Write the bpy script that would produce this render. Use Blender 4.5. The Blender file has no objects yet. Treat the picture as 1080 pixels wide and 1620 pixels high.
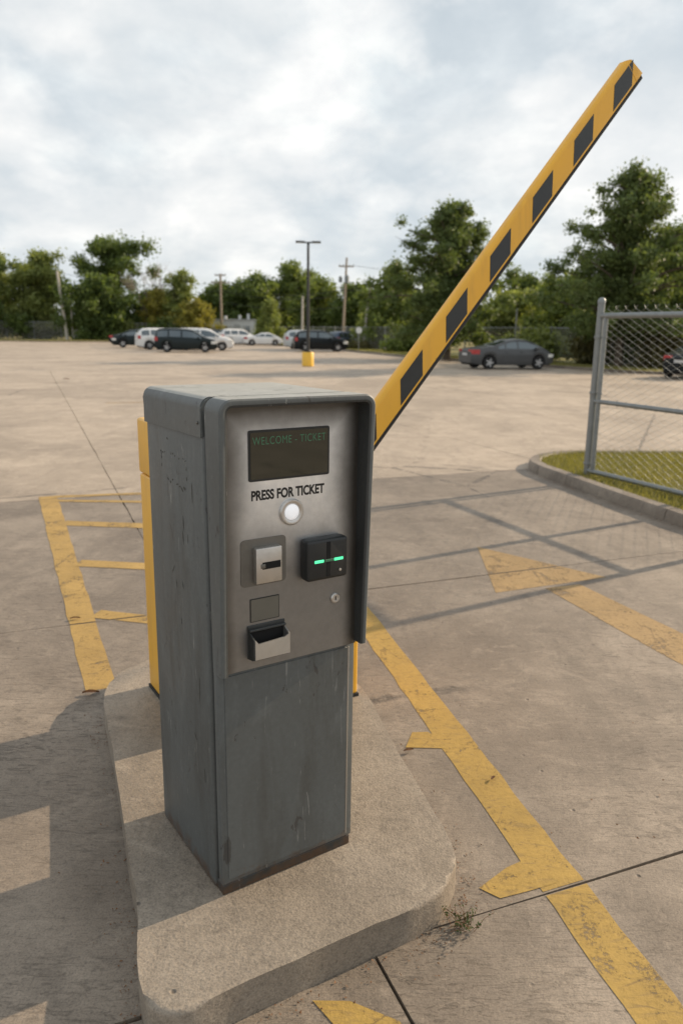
import bpy, bmesh, math, random
import numpy as np
from mathutils import Vector, Matrix
R = math.radians
scene = bpy.context.scene
C = scene.collection
random.seed(7)

# ------------------------------------------------------------------ camera, sky, sun, exposure
SUN_EL, SUN_DIR = R(24.0), (0.857, 0.515)            # towards the sun on the ground plane
cd = bpy.data.cameras.new("camera"); cam = bpy.data.objects.new("camera", cd); C.objects.link(cam)
cd.sensor_fit = 'VERTICAL'; cd.sensor_height = 36.0; cd.lens = 36.0 * 1214.4 / 1620.0
cd.clip_start = 0.05; cd.clip_end = 3000
cam.location = (0, 0, 1.75)
cam.rotation_euler = (Matrix.Rotation(R(90 - 13.33), 4, 'X') @ Matrix.Rotation(R(0.78), 4, 'Z')).to_euler()
cd.dof.use_dof = True; cd.dof.focus_distance = 2.25; cd.dof.aperture_fstop = 3.3
scene.camera = cam

world = bpy.data.worlds.new("World"); scene.world = world; world.use_nodes = True
wn, wl = world.node_tree.nodes, world.node_tree.links
wn.clear()
def N(nodes, typ, **kw):
    n = nodes.new(typ)
    for k, v in kw.items():
        if k in ('inputs',):
            for kk, vv in v.items(): n.inputs[kk].default_value = vv
        else: setattr(n, k, v)
    return n
SKY_STRENGTH = 0.083
out = N(wn, 'ShaderNodeOutputWorld'); bg = N(wn, 'ShaderNodeBackground', inputs={'Strength': SKY_STRENGTH})
wl.new(bg.outputs[0], out.inputs[0])
sky = N(wn, 'ShaderNodeTexSky', sky_type='NISHITA')
sky.sun_disc = False; sky.sun_elevation = SUN_EL; sky.sun_rotation = math.atan2(SUN_DIR[0], SUN_DIR[1])
sky.air_density = 1.0; sky.dust_density = 1.5; sky.ozone_density = 1.0
tc = N(wn, 'ShaderNodeTexCoord'); sx = N(wn, 'ShaderNodeSeparateXYZ'); wl.new(tc.outputs['Generated'], sx.inputs[0])
def wmath(op, a, b=None, clamp=False):
    m = N(wn, 'ShaderNodeMath', operation=op, use_clamp=clamp)
    for i, v in enumerate((a, b)):
        if v is None: continue
        if isinstance(v, (int, float)): m.inputs[i].default_value = v
        else: wl.new(v, m.inputs[i])
    return m.outputs[0]
zc = wmath('ADD', wmath('MAXIMUM', sx.outputs[2], 0.0), 0.42)
cx = N(wn, 'ShaderNodeCombineXYZ'); wl.new(wmath('DIVIDE', sx.outputs[0], zc), cx.inputs[0]); wl.new(wmath('DIVIDE', sx.outputs[1], zc), cx.inputs[1])
def wnoise(scale, detail, rough, dist=0.0, off=(0, 0, 0)):
    mp = N(wn, 'ShaderNodeMapping'); mp.inputs['Location'].default_value = off; wl.new(cx.outputs[0], mp.inputs[0])
    t = N(wn, 'ShaderNodeTexNoise', inputs={'Scale': scale, 'Detail': detail, 'Roughness': rough, 'Distortion': dist})
    wl.new(mp.outputs[0], t.inputs['Vector']); return t.outputs[0]
def wramp(v, stops):
    r = N(wn, 'ShaderNodeValToRGB'); e = r.color_ramp.elements
    while len(e) > 1: e.remove(e[-1])
    e[0].position, e[0].color = stops[0][0], (*stops[0][1], 1)
    for p, c in stops[1:]:
        x = e.new(p); x.color = (*c, 1)
    wl.new(v, r.inputs[0]); return r.outputs[0]
def wmix(f, a, b, typ='MIX'):
    m = N(wn, 'ShaderNodeMix', data_type='RGBA', blend_type=typ)
    if isinstance(f, (int, float)): m.inputs[0].default_value = f
    else: wl.new(f, m.inputs[0])
    for i, v in ((6, a), (7, b)):
        if isinstance(v, tuple): m.inputs[i].default_value = (*v, 1)
        else: wl.new(v, m.inputs[i])
    return m.outputs[2]
body_ = wnoise(2.0, 10, 0.58, 0.2, (3.1, 1.7, 0))
fine_ = wnoise(4.6, 10, 0.58, 0.15, (7.7, 2.2, 4))
cloud_col = wramp(body_, [(0.34, (6.3, 7.0, 7.5)), (0.44, (7.2, 7.8, 8.2)), (0.52, (8.1, 8.5, 8.7)), (0.60, (9.0, 9.2, 9.25)), (0.68, (9.8, 9.85, 9.75))])
puff_ = wramp(wnoise(3.4, 12, 0.52, 0.12, (1.3, 8.4, 2)), [(0.47, (0, 0, 0)), (0.535, (0.42,) * 3), (0.60, (0.72,) * 3)])
cloud_col = wmix(puff_, cloud_col, (10.0, 10.0, 9.9))
edge_ = wramp(fine_, [(0.36, (0.90, 0.915, 0.93)), (0.50, (0.99, 0.99, 0.99)), (0.57, (1.06, 1.05, 1.04)), (0.66, (1.16, 1.14, 1.11))])
cloud_col = wmix(1.0, cloud_col, edge_, 'MULTIPLY')
cover = wramp(wnoise(0.5, 7, 0.55, 0.2, (0.3, 5.2, 1)), [(0.26, (0.55,)*3), (0.42, (0.93,)*3), (0.6, (1, 1, 1))])
allsky = wmix(cover, sky.outputs[0], cloud_col)
wl.new(allsky, bg.inputs['Color'])

sd = bpy.data.lights.new("sun", 'SUN'); sun = bpy.data.objects.new("sun", sd); C.objects.link(sun)
sd.energy = 5.0; sd.angle = R(0.6); sd.color = (1.0, 0.80, 0.58)
sv = Vector((SUN_DIR[0] * math.cos(SUN_EL), SUN_DIR[1] * math.cos(SUN_EL), math.sin(SUN_EL)))
sun.rotation_euler = sv.to_track_quat('Z', 'Y').to_euler(); sun.location = (30, 18, 25)
vs = scene.view_settings
vs.view_transform = 'Standard'; vs.look = 'None'; vs.gamma = 1.0; vs.use_curve_mapping = False; vs.exposure = 0.28
scene.cycles.max_bounces = 8; scene.cycles.transparent_max_bounces = 16

# ------------------------------------------------------------------ materials
class NT:
    def __init__(s, name):
        s.m = bpy.data.materials.new(name); s.m.use_nodes = True
        s.t = s.m.node_tree; s.n = s.t.nodes; s.l = s.t.links; s.n.clear()
        s.out = s.n.new('ShaderNodeOutputMaterial')
        s.b = s.n.new('ShaderNodeBsdfPrincipled'); s.l.new(s.b.outputs[0], s.out.inputs[0])
    def coord(s, kind='world', rot=0.0, scale=(1, 1, 1), loc=(0, 0, 0)):
        if kind == 'world': o = s.n.new('ShaderNodeNewGeometry').outputs['Position']
        else: o = s.n.new('ShaderNodeTexCoord').outputs['Object']
        mp = s.n.new('ShaderNodeMapping'); mp.inputs['Rotation'].default_value = (0, 0, rot)
        mp.inputs['Scale'].default_value = scale; mp.inputs['Location'].default_value = loc
        s.l.new(o, mp.inputs[0]); return mp.outputs[0]
    def noise(s, vec, scale, detail=6, rough=0.55, dist=0.0):
        t = s.n.new('ShaderNodeTexNoise'); s.l.new(vec, t.inputs['Vector'])
        for k, v in (('Scale', scale), ('Detail', detail), ('Roughness', rough), ('Distortion', dist)): t.inputs[k].default_value = v
        return t.outputs[0]
    def voro(s, vec, scale, feature='F1', rnd=1.0):
        t = s.n.new('ShaderNodeTexVoronoi'); t.feature = feature; s.l.new(vec, t.inputs['Vector'])
        t.inputs['Scale'].default_value = scale; t.inputs['Randomness'].default_value = rnd; return t.outputs['Distance']
    def ramp(s, v, stops):
        r = s.n.new('ShaderNodeValToRGB'); e = r.color_ramp.elements
        while len(e) > 1: e.remove(e[-1])
        def c4(c): return (c, c, c, 1) if isinstance(c, (int, float)) else (*c, 1)
        e[0].position, e[0].color = stops[0][0], c4(stops[0][1])
        for p, c in stops[1:]:
            x = e.new(p); x.color = c4(c)
        s.l.new(v, r.inputs[0]); return r.outputs[0]
    def mix(s, f, a, b, typ='MIX'):
        m = s.n.new('ShaderNodeMix'); m.data_type = 'RGBA'; m.blend_type = typ
        if isinstance(f, (int, float)): m.inputs[0].default_value = f
        else: s.l.new(f, m.inputs[0])
        for i, v in ((6, a), (7, b)):
            if isinstance(v, tuple): m.inputs[i].default_value = (*v, 1)
            else: s.l.new(v, m.inputs[i])
        return m.outputs[2]
    def math(s, op, a, b=None, c=None):
        m = s.n.new('ShaderNodeMath'); m.operation = op
        for i, v in enumerate((a, b, c)):
            if v is None: continue
            if isinstance(v, (int, float)): m.inputs[i].default_value = v
            else: s.l.new(v, m.inputs[i])
        return m.outputs[0]
    def bump(s, h, strength=0.3, dist=0.01):
        b = s.n.new('ShaderNodeBump'); b.inputs['Strength'].default_value = strength; b.inputs['Distance'].default_value = dist
        s.l.new(h, b.inputs['Height']); s.l.new(b.outputs[0], s.b.inputs['Normal']); return b.outputs[0]
    def set(s, **kw):
        for k, v in kw.items():
            k = {'color': 'Base Color', 'rough': 'Roughness', 'metal': 'Metallic', 'spec': 'Specular IOR Level', 'emit': 'Emission Color', 'emits': 'Emission Strength', 'coat': 'Coat Weight', 'trans': 'Transmission Weight'}.get(k, k)
            if isinstance(v, tuple): s.b.inputs[k].default_value = (*v, 1)
            elif isinstance(v, (int, float)): s.b.inputs[k].default_value = v
            else: s.l.new(v, s.b.inputs[k])
        return s.m

def plain(name, col, rough=0.6, metal=0.0, var=0.12, scale=6.0, bump=0.0, **kw):
    t = NT(name); v = t.coord('obj')
    n = t.noise(v, scale, 6, 0.6)
    c = t.mix(n, tuple(x * (1 - var) for x in col), tuple(min(1, x * (1 + var)) for x in col))
    if bump: t.bump(n, bump, 0.01)
    return t.set(color=c, rough=rough, metal=metal, **kw)

def concrete(name, light, dark, stain, rough_dir=22.0, bs=1.0):
    t = NT(name); v = t.coord('world')
    big = t.noise(v, 0.30, 6, 0.62, 0.8); mid = t.noise(v, 1.9, 9, 0.68, 0.6); fine = t.noise(v, 42, 6, 0.75)
    c = t.mix(t.ramp(mid, [(0.34, 0.0), (0.64, 1.0)]), dark, light)
    c = t.mix(t.math('MULTIPLY', t.ramp(big, [(0.44, 0.0), (0.60, 1.0)]), 0.7), c, stain)
    smear = t.noise(t.coord('world', R(-14), (3.2, 0.8, 1), (3, 1, 0)), 0.9, 8, 0.72, 1.0)
    c = t.mix(t.math('MULTIPLY', t.ramp(smear, [(0.50, 0.0), (0.70, 1.0)]), 0.55), c, tuple(x * 0.62 for x in dark))
    pale = t.noise(t.coord('world', 1.1, (1, 1.6, 1), (9, 4, 0)), 3.1, 10, 0.75, 1.8)
    c = t.mix(t.math('MULTIPLY', t.ramp(pale, [(0.53, 0.0), (0.66, 1.0)]), 0.5), c, tuple(min(1, x * 1.16) for x in light))
    blot = t.noise(t.coord('world', 0.2, (1, 1.3, 1), (19, 7, 0)), 6.0, 8, 0.7, 1.5)
    c = t.mix(t.math('MULTIPLY', t.ramp(blot, [(0.54, 0.0), (0.66, 1.0)]), 0.45), c, tuple(x * 0.6 for x in dark))
    c = t.mix(1.0, c, t.ramp(fine, [(0.28, 0.55), (0.45, 0.95), (0.6, 1.0), (0.75, 1.15)]), 'MULTIPLY')
    c = t.mix(1.0, c, t.ramp(t.noise(v, 150, 3, 0.7), [(0.30, 0.66), (0.5, 1.0), (0.72, 1.16)]), 'MULTIPLY')
    pit = t.ramp(t.voro(v, 8.0), [(0.03, 1.0), (0.075, 0.0)])
    pit = t.math('MULTIPLY', pit, t.ramp(t.noise(v, 3.7, 2), [(0.48, 0.0), (0.54, 1.0)]))
    c = t.mix(t.math('MULTIPLY', pit, 0.8), c, (0.045, 0.038, 0.032))
    broom = t.noise(t.coord('world', R(-rough_dir), (5, 110, 40)), 1.0, 5, 0.65, 0.4)
    worms = t.noise(t.coord('world', R(-50), (7, 34, 30)), 1.0, 7, 0.72, 2.2)
    wm = t.math('MULTIPLY', t.ramp(worms, [(0.555, 0.0), (0.60, 1.0), (0.64, 0.2)]), t.ramp(t.noise(v, 0.8, 4), [(0.40, 0.1), (0.62, 1.0)]))
    wm = t.math('MULTIPLY', wm, 0.25 + 0.75 * bs)
    c = t.mix(t.math('MULTIPLY', wm, 0.6), c, tuple(x * 0.42 for x in dark))
    c = t.mix(t.math('MULTIPLY', t.ramp(broom, [(0.35, 0.30), (0.55, 0.0)]), 0.28 * bs), c, tuple(x * 0.7 for x in dark))
    crk = t.voro(t.coord('world', 0.4, (1, 1, 1)), 0.16, 'DISTANCE_TO_EDGE')
    wob = t.math('ADD', crk, t.math('MULTIPLY', t.math('SUBTRACT', t.noise(v, 3.0, 7, 0.7), 0.5), 0.035))
    ck = t.math('MULTIPLY', t.ramp(t.math('ABSOLUTE', wob), [(0.0006, 1.0), (0.0022, 0.0)]), t.ramp(big, [(0.46, 0.0), (0.52, 1.0)]))
    c = t.mix(t.math('MULTIPLY', ck, 0.85), c, (0.05, 0.042, 0.035))
    h = t.math('ADD', t.math('MULTIPLY', broom, 0.4 * bs), t.math('ADD', t.math('MULTIPLY', fine, 0.7), t.math('MULTIPLY', mid, 0.8)))
    if bs < 0.5:
        agg = t.voro(v, 120); c = t.mix(t.math('MULTIPLY', t.ramp(agg, [(0.2, 0.5), (0.45, 0.0)]), 0.5), c, tuple(x * 0.55 for x in dark)); h = t.math('ADD', h, t.math('MULTIPLY', agg, 0.18))
    h = t.math('SUBTRACT', h, t.math('ADD', pit, t.math('ADD', ck, t.math('MULTIPLY', wm, 0.5))))
    t.bump(h, 0.7, 0.007)
    return t.set(color=c, rough=0.64, spec=0.5)

M = {}
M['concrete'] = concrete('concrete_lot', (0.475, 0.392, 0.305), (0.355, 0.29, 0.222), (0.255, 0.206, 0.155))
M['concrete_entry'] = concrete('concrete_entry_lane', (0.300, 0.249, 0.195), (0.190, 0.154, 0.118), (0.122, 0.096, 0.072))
M['island'] = concrete('concrete_island', (0.335, 0.285, 0.226), (0.255, 0.214, 0.168), (0.20, 0.164, 0.124), 60, 0.0)
M['kerb'] = concrete('concrete_kerb', (0.29, 0.245, 0.195), (0.185, 0.15, 0.118), (0.115, 0.088, 0.064), 10, 0.0)

def worn_paint(name, col, worn, amount):
    t = NT(name); v = t.coord('world')
    n1 = t.noise(v, 4.0, 11, 0.78, 0.8); n2 = t.noise(v, 60, 6, 0.78); n3 = t.noise(t.coord('world', R(-14), (9, 1.4, 1)), 1.0, 8, 0.75, 0.8)
    f = t.math('ADD', t.math('MULTIPLY', n1, 0.5), t.math('ADD', t.math('MULTIPLY', n2, 0.28), t.math('MULTIPLY', n3, 0.22)))
    c = t.mix(t.ramp(t.noise(v, 2.4, 7, 0.65), [(0.32, 0.0), (0.68, 1.0)]), tuple(x * 0.78 for x in col), tuple(x * 1.04 for x in col))
    dirt = t.noise(t.coord('world', R(-50), (7, 30, 1)), 1.0, 7, 0.72, 2.0)
    c = t.mix(t.math('MULTIPLY', t.ramp(dirt, [(0.52, 0.0), (0.66, 1.0)]), 0.45), c, tuple(x * 0.45 for x in worn))
    c = t.mix(t.ramp(f, [(amount - 0.03, 0.0), (amount + 0.05, 0.92)]), c, worn)
    c = t.mix(1.0, c, t.ramp(t.noise(v, 42, 6, 0.75), [(0.28, 0.6), (0.45, 0.96), (0.75, 1.1)]), 'MULTIPLY')
    crack = t.ramp(t.voro(t.coord('world', 0.4, (1, 1, 1)), 2.6, 'DISTANCE_TO_EDGE'), [(0.003, 1.0), (0.007, 0.0)])
    c = t.mix(t.math('MULTIPLY', crack, t.math('MULTIPLY', t.ramp(n1, [(0.47, 0.0), (0.56, 1.0)]), 0.6)), c, (0.12, 0.08, 0.04))
    t.bump(t.math('ADD', n2, t.noise(v, 42, 6, 0.75)), 0.5, 0.005)
    t.l.new(t.ramp(f, [(amount - 0.045, 1.0), (amount + 0.045, 0.0)]), t.b.inputs['Alpha'])
    return t.set(color=c, rough=0.72, spec=0.35)
M['lane_yellow'] = worn_paint('lane_paint', (0.40, 0.262, 0.066), (0.26, 0.19, 0.12), 0.575)
M['arrow_yellow'] = worn_paint('arrow_paint', (0.35, 0.235, 0.105), (0.28, 0.2, 0.13), 0.562)
M['hatch_yellow'] = worn_paint('hatch_paint', (0.41, 0.268, 0.085), (0.27, 0.2, 0.13), 0.565)

def grey_paint(name, col, dirt, chips=0.6):
    t = NT(name); v = t.coord('obj')
    n = t.noise(v, 3.0, 7, 0.6, 0.5); st = t.noise(t.coord('obj', 0, (7, 7, 1.1)), 1.6, 6, 0.6, 0.6); f = t.noise(v, 60, 4, 0.7)
    c = t.mix(n, tuple(x * 0.86 for x in col), tuple(x * 1.14 for x in col))
    c = t.mix(t.math('MULTIPLY', t.ramp(st, [(0.5, 0.0), (0.72, 1.0)]), 0.45), c, dirt)
    pl = t.noise(t.coord('obj', 0.5, (9, 9, 2.6), (3, 3, 3)), 1.0, 8, 0.72, 1.2)
    c = t.mix(t.math('MULTIPLY', t.ramp(pl, [(0.52, 0.0), (0.70, 1.0)]), 0.40), c, tuple(min(1, x * 1.55) for x in col))
    ch = t.noise(t.coord('obj', 0.3, (26, 26, 9), (1, 2, 5)), 1.0, 5, 0.65, 0.9)
    chm = t.ramp(ch, [(0.655, 0.0), (0.672, 1.0)])
    sz = t.n.new('ShaderNodeSeparateXYZ'); t.l.new(v, sz.inputs[0])
    rust = t.ramp(t.math('ADD', sz.outputs[2], t.math('MULTIPLY', t.math('SUBTRACT', t.noise(v, 22, 6, 0.7), 0.5), 0.22)), [(0.0, 0.75), (0.055, 0.0)])
    c = t.mix(rust, c, (0.085, 0.045, 0.022))
    scr = t.noise(t.coord('obj', 0.2, (60, 60, 5), (7, 1, 2)), 1.0, 5, 0.7, 1.0)
    c = t.mix(t.math('MULTIPLY', t.ramp(scr, [(0.645, 0.0), (0.66, 1.0)]), 0.45), c, (0.30, 0.30, 0.285))
    c = t.mix(t.math('MULTIPLY', chm, chips), c, (0.035, 0.03, 0.028))
    c = t.mix(1.0, c, t.ramp(f, [(0.3, 0.9), (0.7, 1.06)]), 'MULTIPLY')
    t.bump(t.math('SUBTRACT', t.math('ADD', t.math('MULTIPLY', f, 0.3), n), t.math('MULTIPLY', chm, 1.2)), 0.25, 0.002)
    return t.set(color=c, rough=t.ramp(n, [(0.3, 0.42), (0.7, 0.62)]), spec=0.45)
M['kiosk_grey'] = grey_paint('kiosk_grey_paint', (0.097, 0.106, 0.106), (0.048, 0.045, 0.038))
M['kiosk_dark'] = grey_paint('kiosk_dark_paint', (0.034, 0.037, 0.037), (0.022, 0.022, 0.02), 0.3)
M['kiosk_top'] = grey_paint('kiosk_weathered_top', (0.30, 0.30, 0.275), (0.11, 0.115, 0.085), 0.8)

def steel(name, col, rough, grime_shade=0.5):
    t = NT(name); v = t.coord('obj')
    br = t.noise(t.coord('obj', 0, (3, 3, 260)), 1.0, 4, 0.6); n = t.noise(v, 4.0, 6, 0.6, 0.6); n2 = t.noise(v, 16, 6, 0.65)
    c = t.mix(t.ramp(n, [(0.35, 0.0), (0.7, 1.0)]), col, tuple(x * (1 - 0.55 * grime_shade) for x in col))
    c = t.mix(t.math('MULTIPLY', t.ramp(n2, [(0.5, 0.0), (0.75, 1.0)]), grime_shade * 0.6), c, (0.16, 0.135, 0.105))
    t.bump(t.math('ADD', br, t.math('MULTIPLY', n2, 0.4)), 0.08, 0.002)
    return t.set(color=c, rough=t.ramp(n2, [(0.3, rough), (0.7, rough + 0.16)]), metal=0.85)
M['steel'] = steel('brushed_steel', (0.60, 0.595, 0.575), 0.36, 0.55)
t = NT('stained_shaded_steel'); v = t.coord('obj'); sp = t.n.new('ShaderNodeSeparateXYZ'); t.l.new(t.n.new('ShaderNodeTexCoord').outputs['Object'], sp.inputs[0])
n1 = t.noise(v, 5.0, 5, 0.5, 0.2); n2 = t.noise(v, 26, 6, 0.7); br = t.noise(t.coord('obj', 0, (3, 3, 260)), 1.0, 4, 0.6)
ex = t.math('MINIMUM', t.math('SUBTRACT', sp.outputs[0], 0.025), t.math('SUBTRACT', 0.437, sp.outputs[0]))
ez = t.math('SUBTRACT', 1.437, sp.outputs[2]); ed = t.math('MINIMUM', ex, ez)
grime_shade = t.ramp(t.math('ADD', ed, t.math('MULTIPLY', t.math('SUBTRACT', n1, 0.5), 0.05)), [(0.0, 0.96), (0.035, 0.74), (0.075, 0.32), (0.13, 0.0)])  # edge grime together with the hood's shade, painted in along the rim
low_shade = t.ramp(t.math('ADD', t.math('SUBTRACT', sp.outputs[2], 0.6), t.math('MULTIPLY', t.math('SUBTRACT', n1, 0.5), 0.20)), [(0.10, 0.74), (0.38, 0.78), (0.47, 0.60), (0.55, 0.24), (0.64, 0.0)])  # lower face darkened in the colour, standing in for shade and dim reflection
shade_film = t.math('MAXIMUM', grime_shade, low_shade)
c = t.mix(t.ramp(n2, [(0.35, 0.0), (0.7, 1.0)]), (0.92, 0.95, 0.98), (0.76, 0.78, 0.80)); c = t.mix(shade_film, c, (0.085, 0.074, 0.060))
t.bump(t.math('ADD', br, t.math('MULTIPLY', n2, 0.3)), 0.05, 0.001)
M['panel'] = t.set(color=c, rough=t.math('ADD', t.math('MULTIPLY', shade_film, 0.12), t.ramp(n2, [(0.3, 0.30), (0.7, 0.40)])), metal=0.88)
M['steel_clean'] = steel('steel_plate', (0.62, 0.60, 0.57), 0.3, 0.4)
M['steel_dull'] = steel('dull_steel_plate', (0.20, 0.195, 0.18), 0.45, 0.5)
M['galv'] = plain('galvanised_steel', (0.235, 0.25, 0.25), 0.48, 0.6, 0.25, 14, 0.05)
M['wire'] = plain('galvanised_wire', (0.42, 0.42, 0.40), 0.5, 0.6, 0.1)
M['black'] = plain('black_plastic', (0.012, 0.014, 0.015), 0.45, 0, 0.3, 20)
M['black_hole'] = plain('slot_black', (0.004, 0.004, 0.004), 0.9)
M['ink'] = plain('black_print', (0.012, 0.012, 0.012), 0.6)
M['rubber'] = plain('black_rubber', (0.018, 0.018, 0.018), 0.75, 0, 0.3, 20)
M['tyre'] = plain('tyre_rubber', (0.016, 0.016, 0.017), 0.85)
M['rim'] = plain('alloy_rim', (0.5, 0.5, 0.5), 0.4, 0.25)
M['arm_black'] = plain('arm_black_tape', (0.018, 0.021, 0.023), 0.42, 0, 0.3, 30)
M['stick'] = plain('sticker_glue', (0.06, 0.058, 0.05), 0.8, 0, 0.3, 30)
M['glue_plate'] = plain('faded_label', (0.13, 0.122, 0.10), 0.6, 0.1, 0.15, 20)
def yellow(name, col, dirt):
    t = NT(name); v = t.coord('obj'); n = t.noise(v, 3.5, 7, 0.62, 0.5); f = t.noise(v, 45, 5, 0.7)
    c = t.mix(n, tuple(x * 0.9 for x in col), tuple(min(1, x * 1.06) for x in col))
    d = t.noise(t.coord('obj', 0.3, (6, 6, 1.5)), 2.0, 7, 0.68, 0.5)
    c = t.mix(t.math('MULTIPLY', t.ramp(d, [(0.5, 0.0), (0.75, 1.0)]), 0.35), c, dirt)
    sp = t.ramp(t.voro(v, 38), [(0.05, 1.0), (0.08, 0.0)])
    sp = t.math('MULTIPLY', sp, t.ramp(t.noise(v, 12, 2), [(0.56, 0.0), (0.6, 1.0)]))
    c = t.mix(t.math('MULTIPLY', sp, 0.8), c, (0.10, 0.05, 0.02))
    t.bump(f, 0.06, 0.002)
    return t.set(color=c, rough=t.ramp(n, [(0.3, 0.36), (0.7, 0.5)]), spec=0.5)
M['arm_yellow'] = yellow('arm_yellow_paint', (0.80, 0.42, 0.035), (0.42, 0.21, 0.05))
M['cab_yellow'] = yellow('cabinet_yellow_paint', (0.78, 0.42, 0.04), (0.42, 0.23, 0.06))
M['base_yellow'] = yellow('base_yellow_paint', (0.80, 0.48, 0.05), (0.5, 0.3, 0.08))
# screen glass and lit pieces
t = NT('screen_glass'); M['screen'] = t.set(color=(0.014, 0.016, 0.008), rough=0.04, spec=0.6, coat=0.5)
t = NT('lcd_text'); M['lcd'] = t.set(color=(0.02, 0.05, 0.03), rough=0.5, emit=(0.10, 0.34, 0.17), emits=0.16)
t = NT('green_led'); M['led'] = t.set(color=(0.05, 0.4, 0.2), rough=0.4, emit=(0.10, 0.95, 0.42), emits=0.9)
t = NT('lit_button'); M['btn'] = t.set(color=(0.8, 0.8, 0.8), rough=0.35, emit=(0.92, 0.95, 1.0), emits=0.30)
t = NT('car_glass'); M['glass'] = t.set(color=(0.13, 0.155, 0.17), rough=0.07, metal=0.7, spec=0.7)
t = NT('head_lamp'); M['head'] = t.set(color=(0.75, 0.75, 0.72), rough=0.1, spec=0.8)
t = NT('tail_lamp'); M['tail'] = t.set(color=(0.40, 0.015, 0.02), rough=0.15, spec=0.7, coat=0.5)
M['plate'] = plain('number_plate', (0.5, 0.5, 0.5), 0.5)
def paint(name, col, metal=0.3):
    t = NT(name); v = t.coord('obj'); n = t.noise(v, 2.5, 5)
    return t.set(color=t.mix(n, tuple(x * 0.9 for x in col), tuple(min(1, x * 1.1) for x in col)), rough=0.38, metal=metal, spec=0.3, coat=0.12, **{'Coat Roughness': 0.08})
M['p_grey'] = paint('car_grey', (0.08, 0.083, 0.086)); M['p_black'] = paint('car_black', (0.007, 0.010, 0.012))
M['p_green'] = paint('car_dark_green', (0.010, 0.018, 0.020)); M['p_white'] = paint('car_white', (0.74, 0.74, 0.73), 0.0)
M['p_blue'] = paint('car_blue_grey', (0.07, 0.095, 0.15)); M['p_silver'] = paint('car_silver', (0.55, 0.57, 0.57), 0.3)
M['wood'] = plain('pole_wood', (0.30, 0.245, 0.19), 0.9, 0, 0.3, 5, 0.2)
M['wood_pale'] = plain('pole_pale', (0.42, 0.39, 0.34), 0.85, 0, 0.25, 5)
M['bronze'] = plain('lamp_bronze', (0.035, 0.036, 0.036), 0.5, 0.3)
M['cable'] = plain('cable_black', (0.05, 0.05, 0.05), 0.6)
M['bldg'] = plain('building_white', (0.55, 0.57, 0.58), 0.6, 0, 0.1, 1.0)
M['bldg_trim'] = plain('building_trim', (0.38, 0.39, 0.4), 0.6)
M['bark'] = plain('bark', (0.10, 0.078, 0.058), 0.95, 0, 0.35, 6, 0.3)
M['bark_pale'] = plain('bark_pale', (0.24, 0.205, 0.17), 0.95, 0, 0.3, 6, 0.3)
M['dry'] = plain('dry_leaf', (0.16, 0.075, 0.03), 0.8, 0, 0.3, 30)
M['cabinet_metal'] = plain('utility_grey', (0.36, 0.35, 0.32), 0.6, 0.2)

def foliage(name, a, b, trans=0.48, tint=(1.25, 1.25, 0.6)):
    t = NT(name)
    g = t.n.new('ShaderNodeNewGeometry')
    v = t.coord('world'); n = t.noise(v, 0.45, 4, 0.6)
    f = t.math('ADD', t.math('MULTIPLY', g.outputs['Random Per Island'], 0.55), t.math('MULTIPLY', t.ramp(n, [(0.3, 0.0), (0.7, 1.0)]), 0.45))
    c = t.mix(f, a, b); t.set(color=c, rough=0.55, spec=0.3)
    tr = t.n.new('ShaderNodeBsdfTranslucent'); t.l.new(t.mix(1.0, c, tint, 'MULTIPLY'), tr.inputs[0])
    ms = t.n.new('ShaderNodeMixShader'); ms.inputs[0].default_value = trans
    t.l.new(t.b.outputs[0], ms.inputs[1]); t.l.new(tr.outputs[0], ms.inputs[2]); t.l.new(ms.outputs[0], t.out.inputs[0])
    return t.m
M['f_dark'] = foliage('leaves_dark', (0.075, 0.115, 0.04), (0.165, 0.215, 0.066))
M['f_mid'] = foliage('leaves_mid', (0.105, 0.15, 0.046), (0.22, 0.265, 0.08))
M['f_light'] = foliage('leaves_light', (0.15, 0.195, 0.058), (0.30, 0.33, 0.11), 0.4)
M['f_yellow'] = foliage('leaves_yellow', (0.16, 0.17, 0.035), (0.36, 0.31, 0.07), 0.4)
M['f_olive'] = foliage('leaves_olive', (0.07, 0.075, 0.032), (0.18, 0.155, 0.065), 0.35)
M['f_oak'] = foliage('leaves_oak', (0.08, 0.12, 0.044), (0.18, 0.225, 0.075), 0.38)
M['f_far'] = foliage('leaves_far', (0.05, 0.085, 0.05), (0.10, 0.14, 0.075), 0.3)
M['blade'] = foliage('grass_blades', (0.115, 0.125, 0.036), (0.32, 0.285, 0.105), 0.4, (1.2, 1.2, 0.5))
M['weed'] = foliage('weed_leaves', (0.025, 0.05, 0.012), (0.07, 0.10, 0.03), 0.3)
def grassy(name, a, b, c2):
    t = NT(name); v = t.coord('world'); n = t.noise(v, 0.22, 7, 0.65, 0.5); f = t.noise(v, 9, 6, 0.7)
    c = t.mix(t.ramp(n, [(0.35, 0.0), (0.68, 1.0)]), a, b); c = t.mix(t.ramp(f, [(0.4, 0.0), (0.7, 0.7)]), c, c2)
    t.bump(f, 0.8, 0.05); return t.set(color=c, rough=0.95, spec=0.1)
M['grass'] = grassy('field_grass', (0.20, 0.175, 0.075), (0.32, 0.26, 0.13), (0.14, 0.135, 0.05))
M['verge'] = grassy('verge_grass', (0.22, 0.21, 0.075), (0.34, 0.29, 0.13), (0.15, 0.155, 0.05))
M['soil'] = grassy('soil_under_grass', (0.12, 0.12, 0.04), (0.22, 0.19, 0.075), (0.08, 0.075, 0.03))
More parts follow.
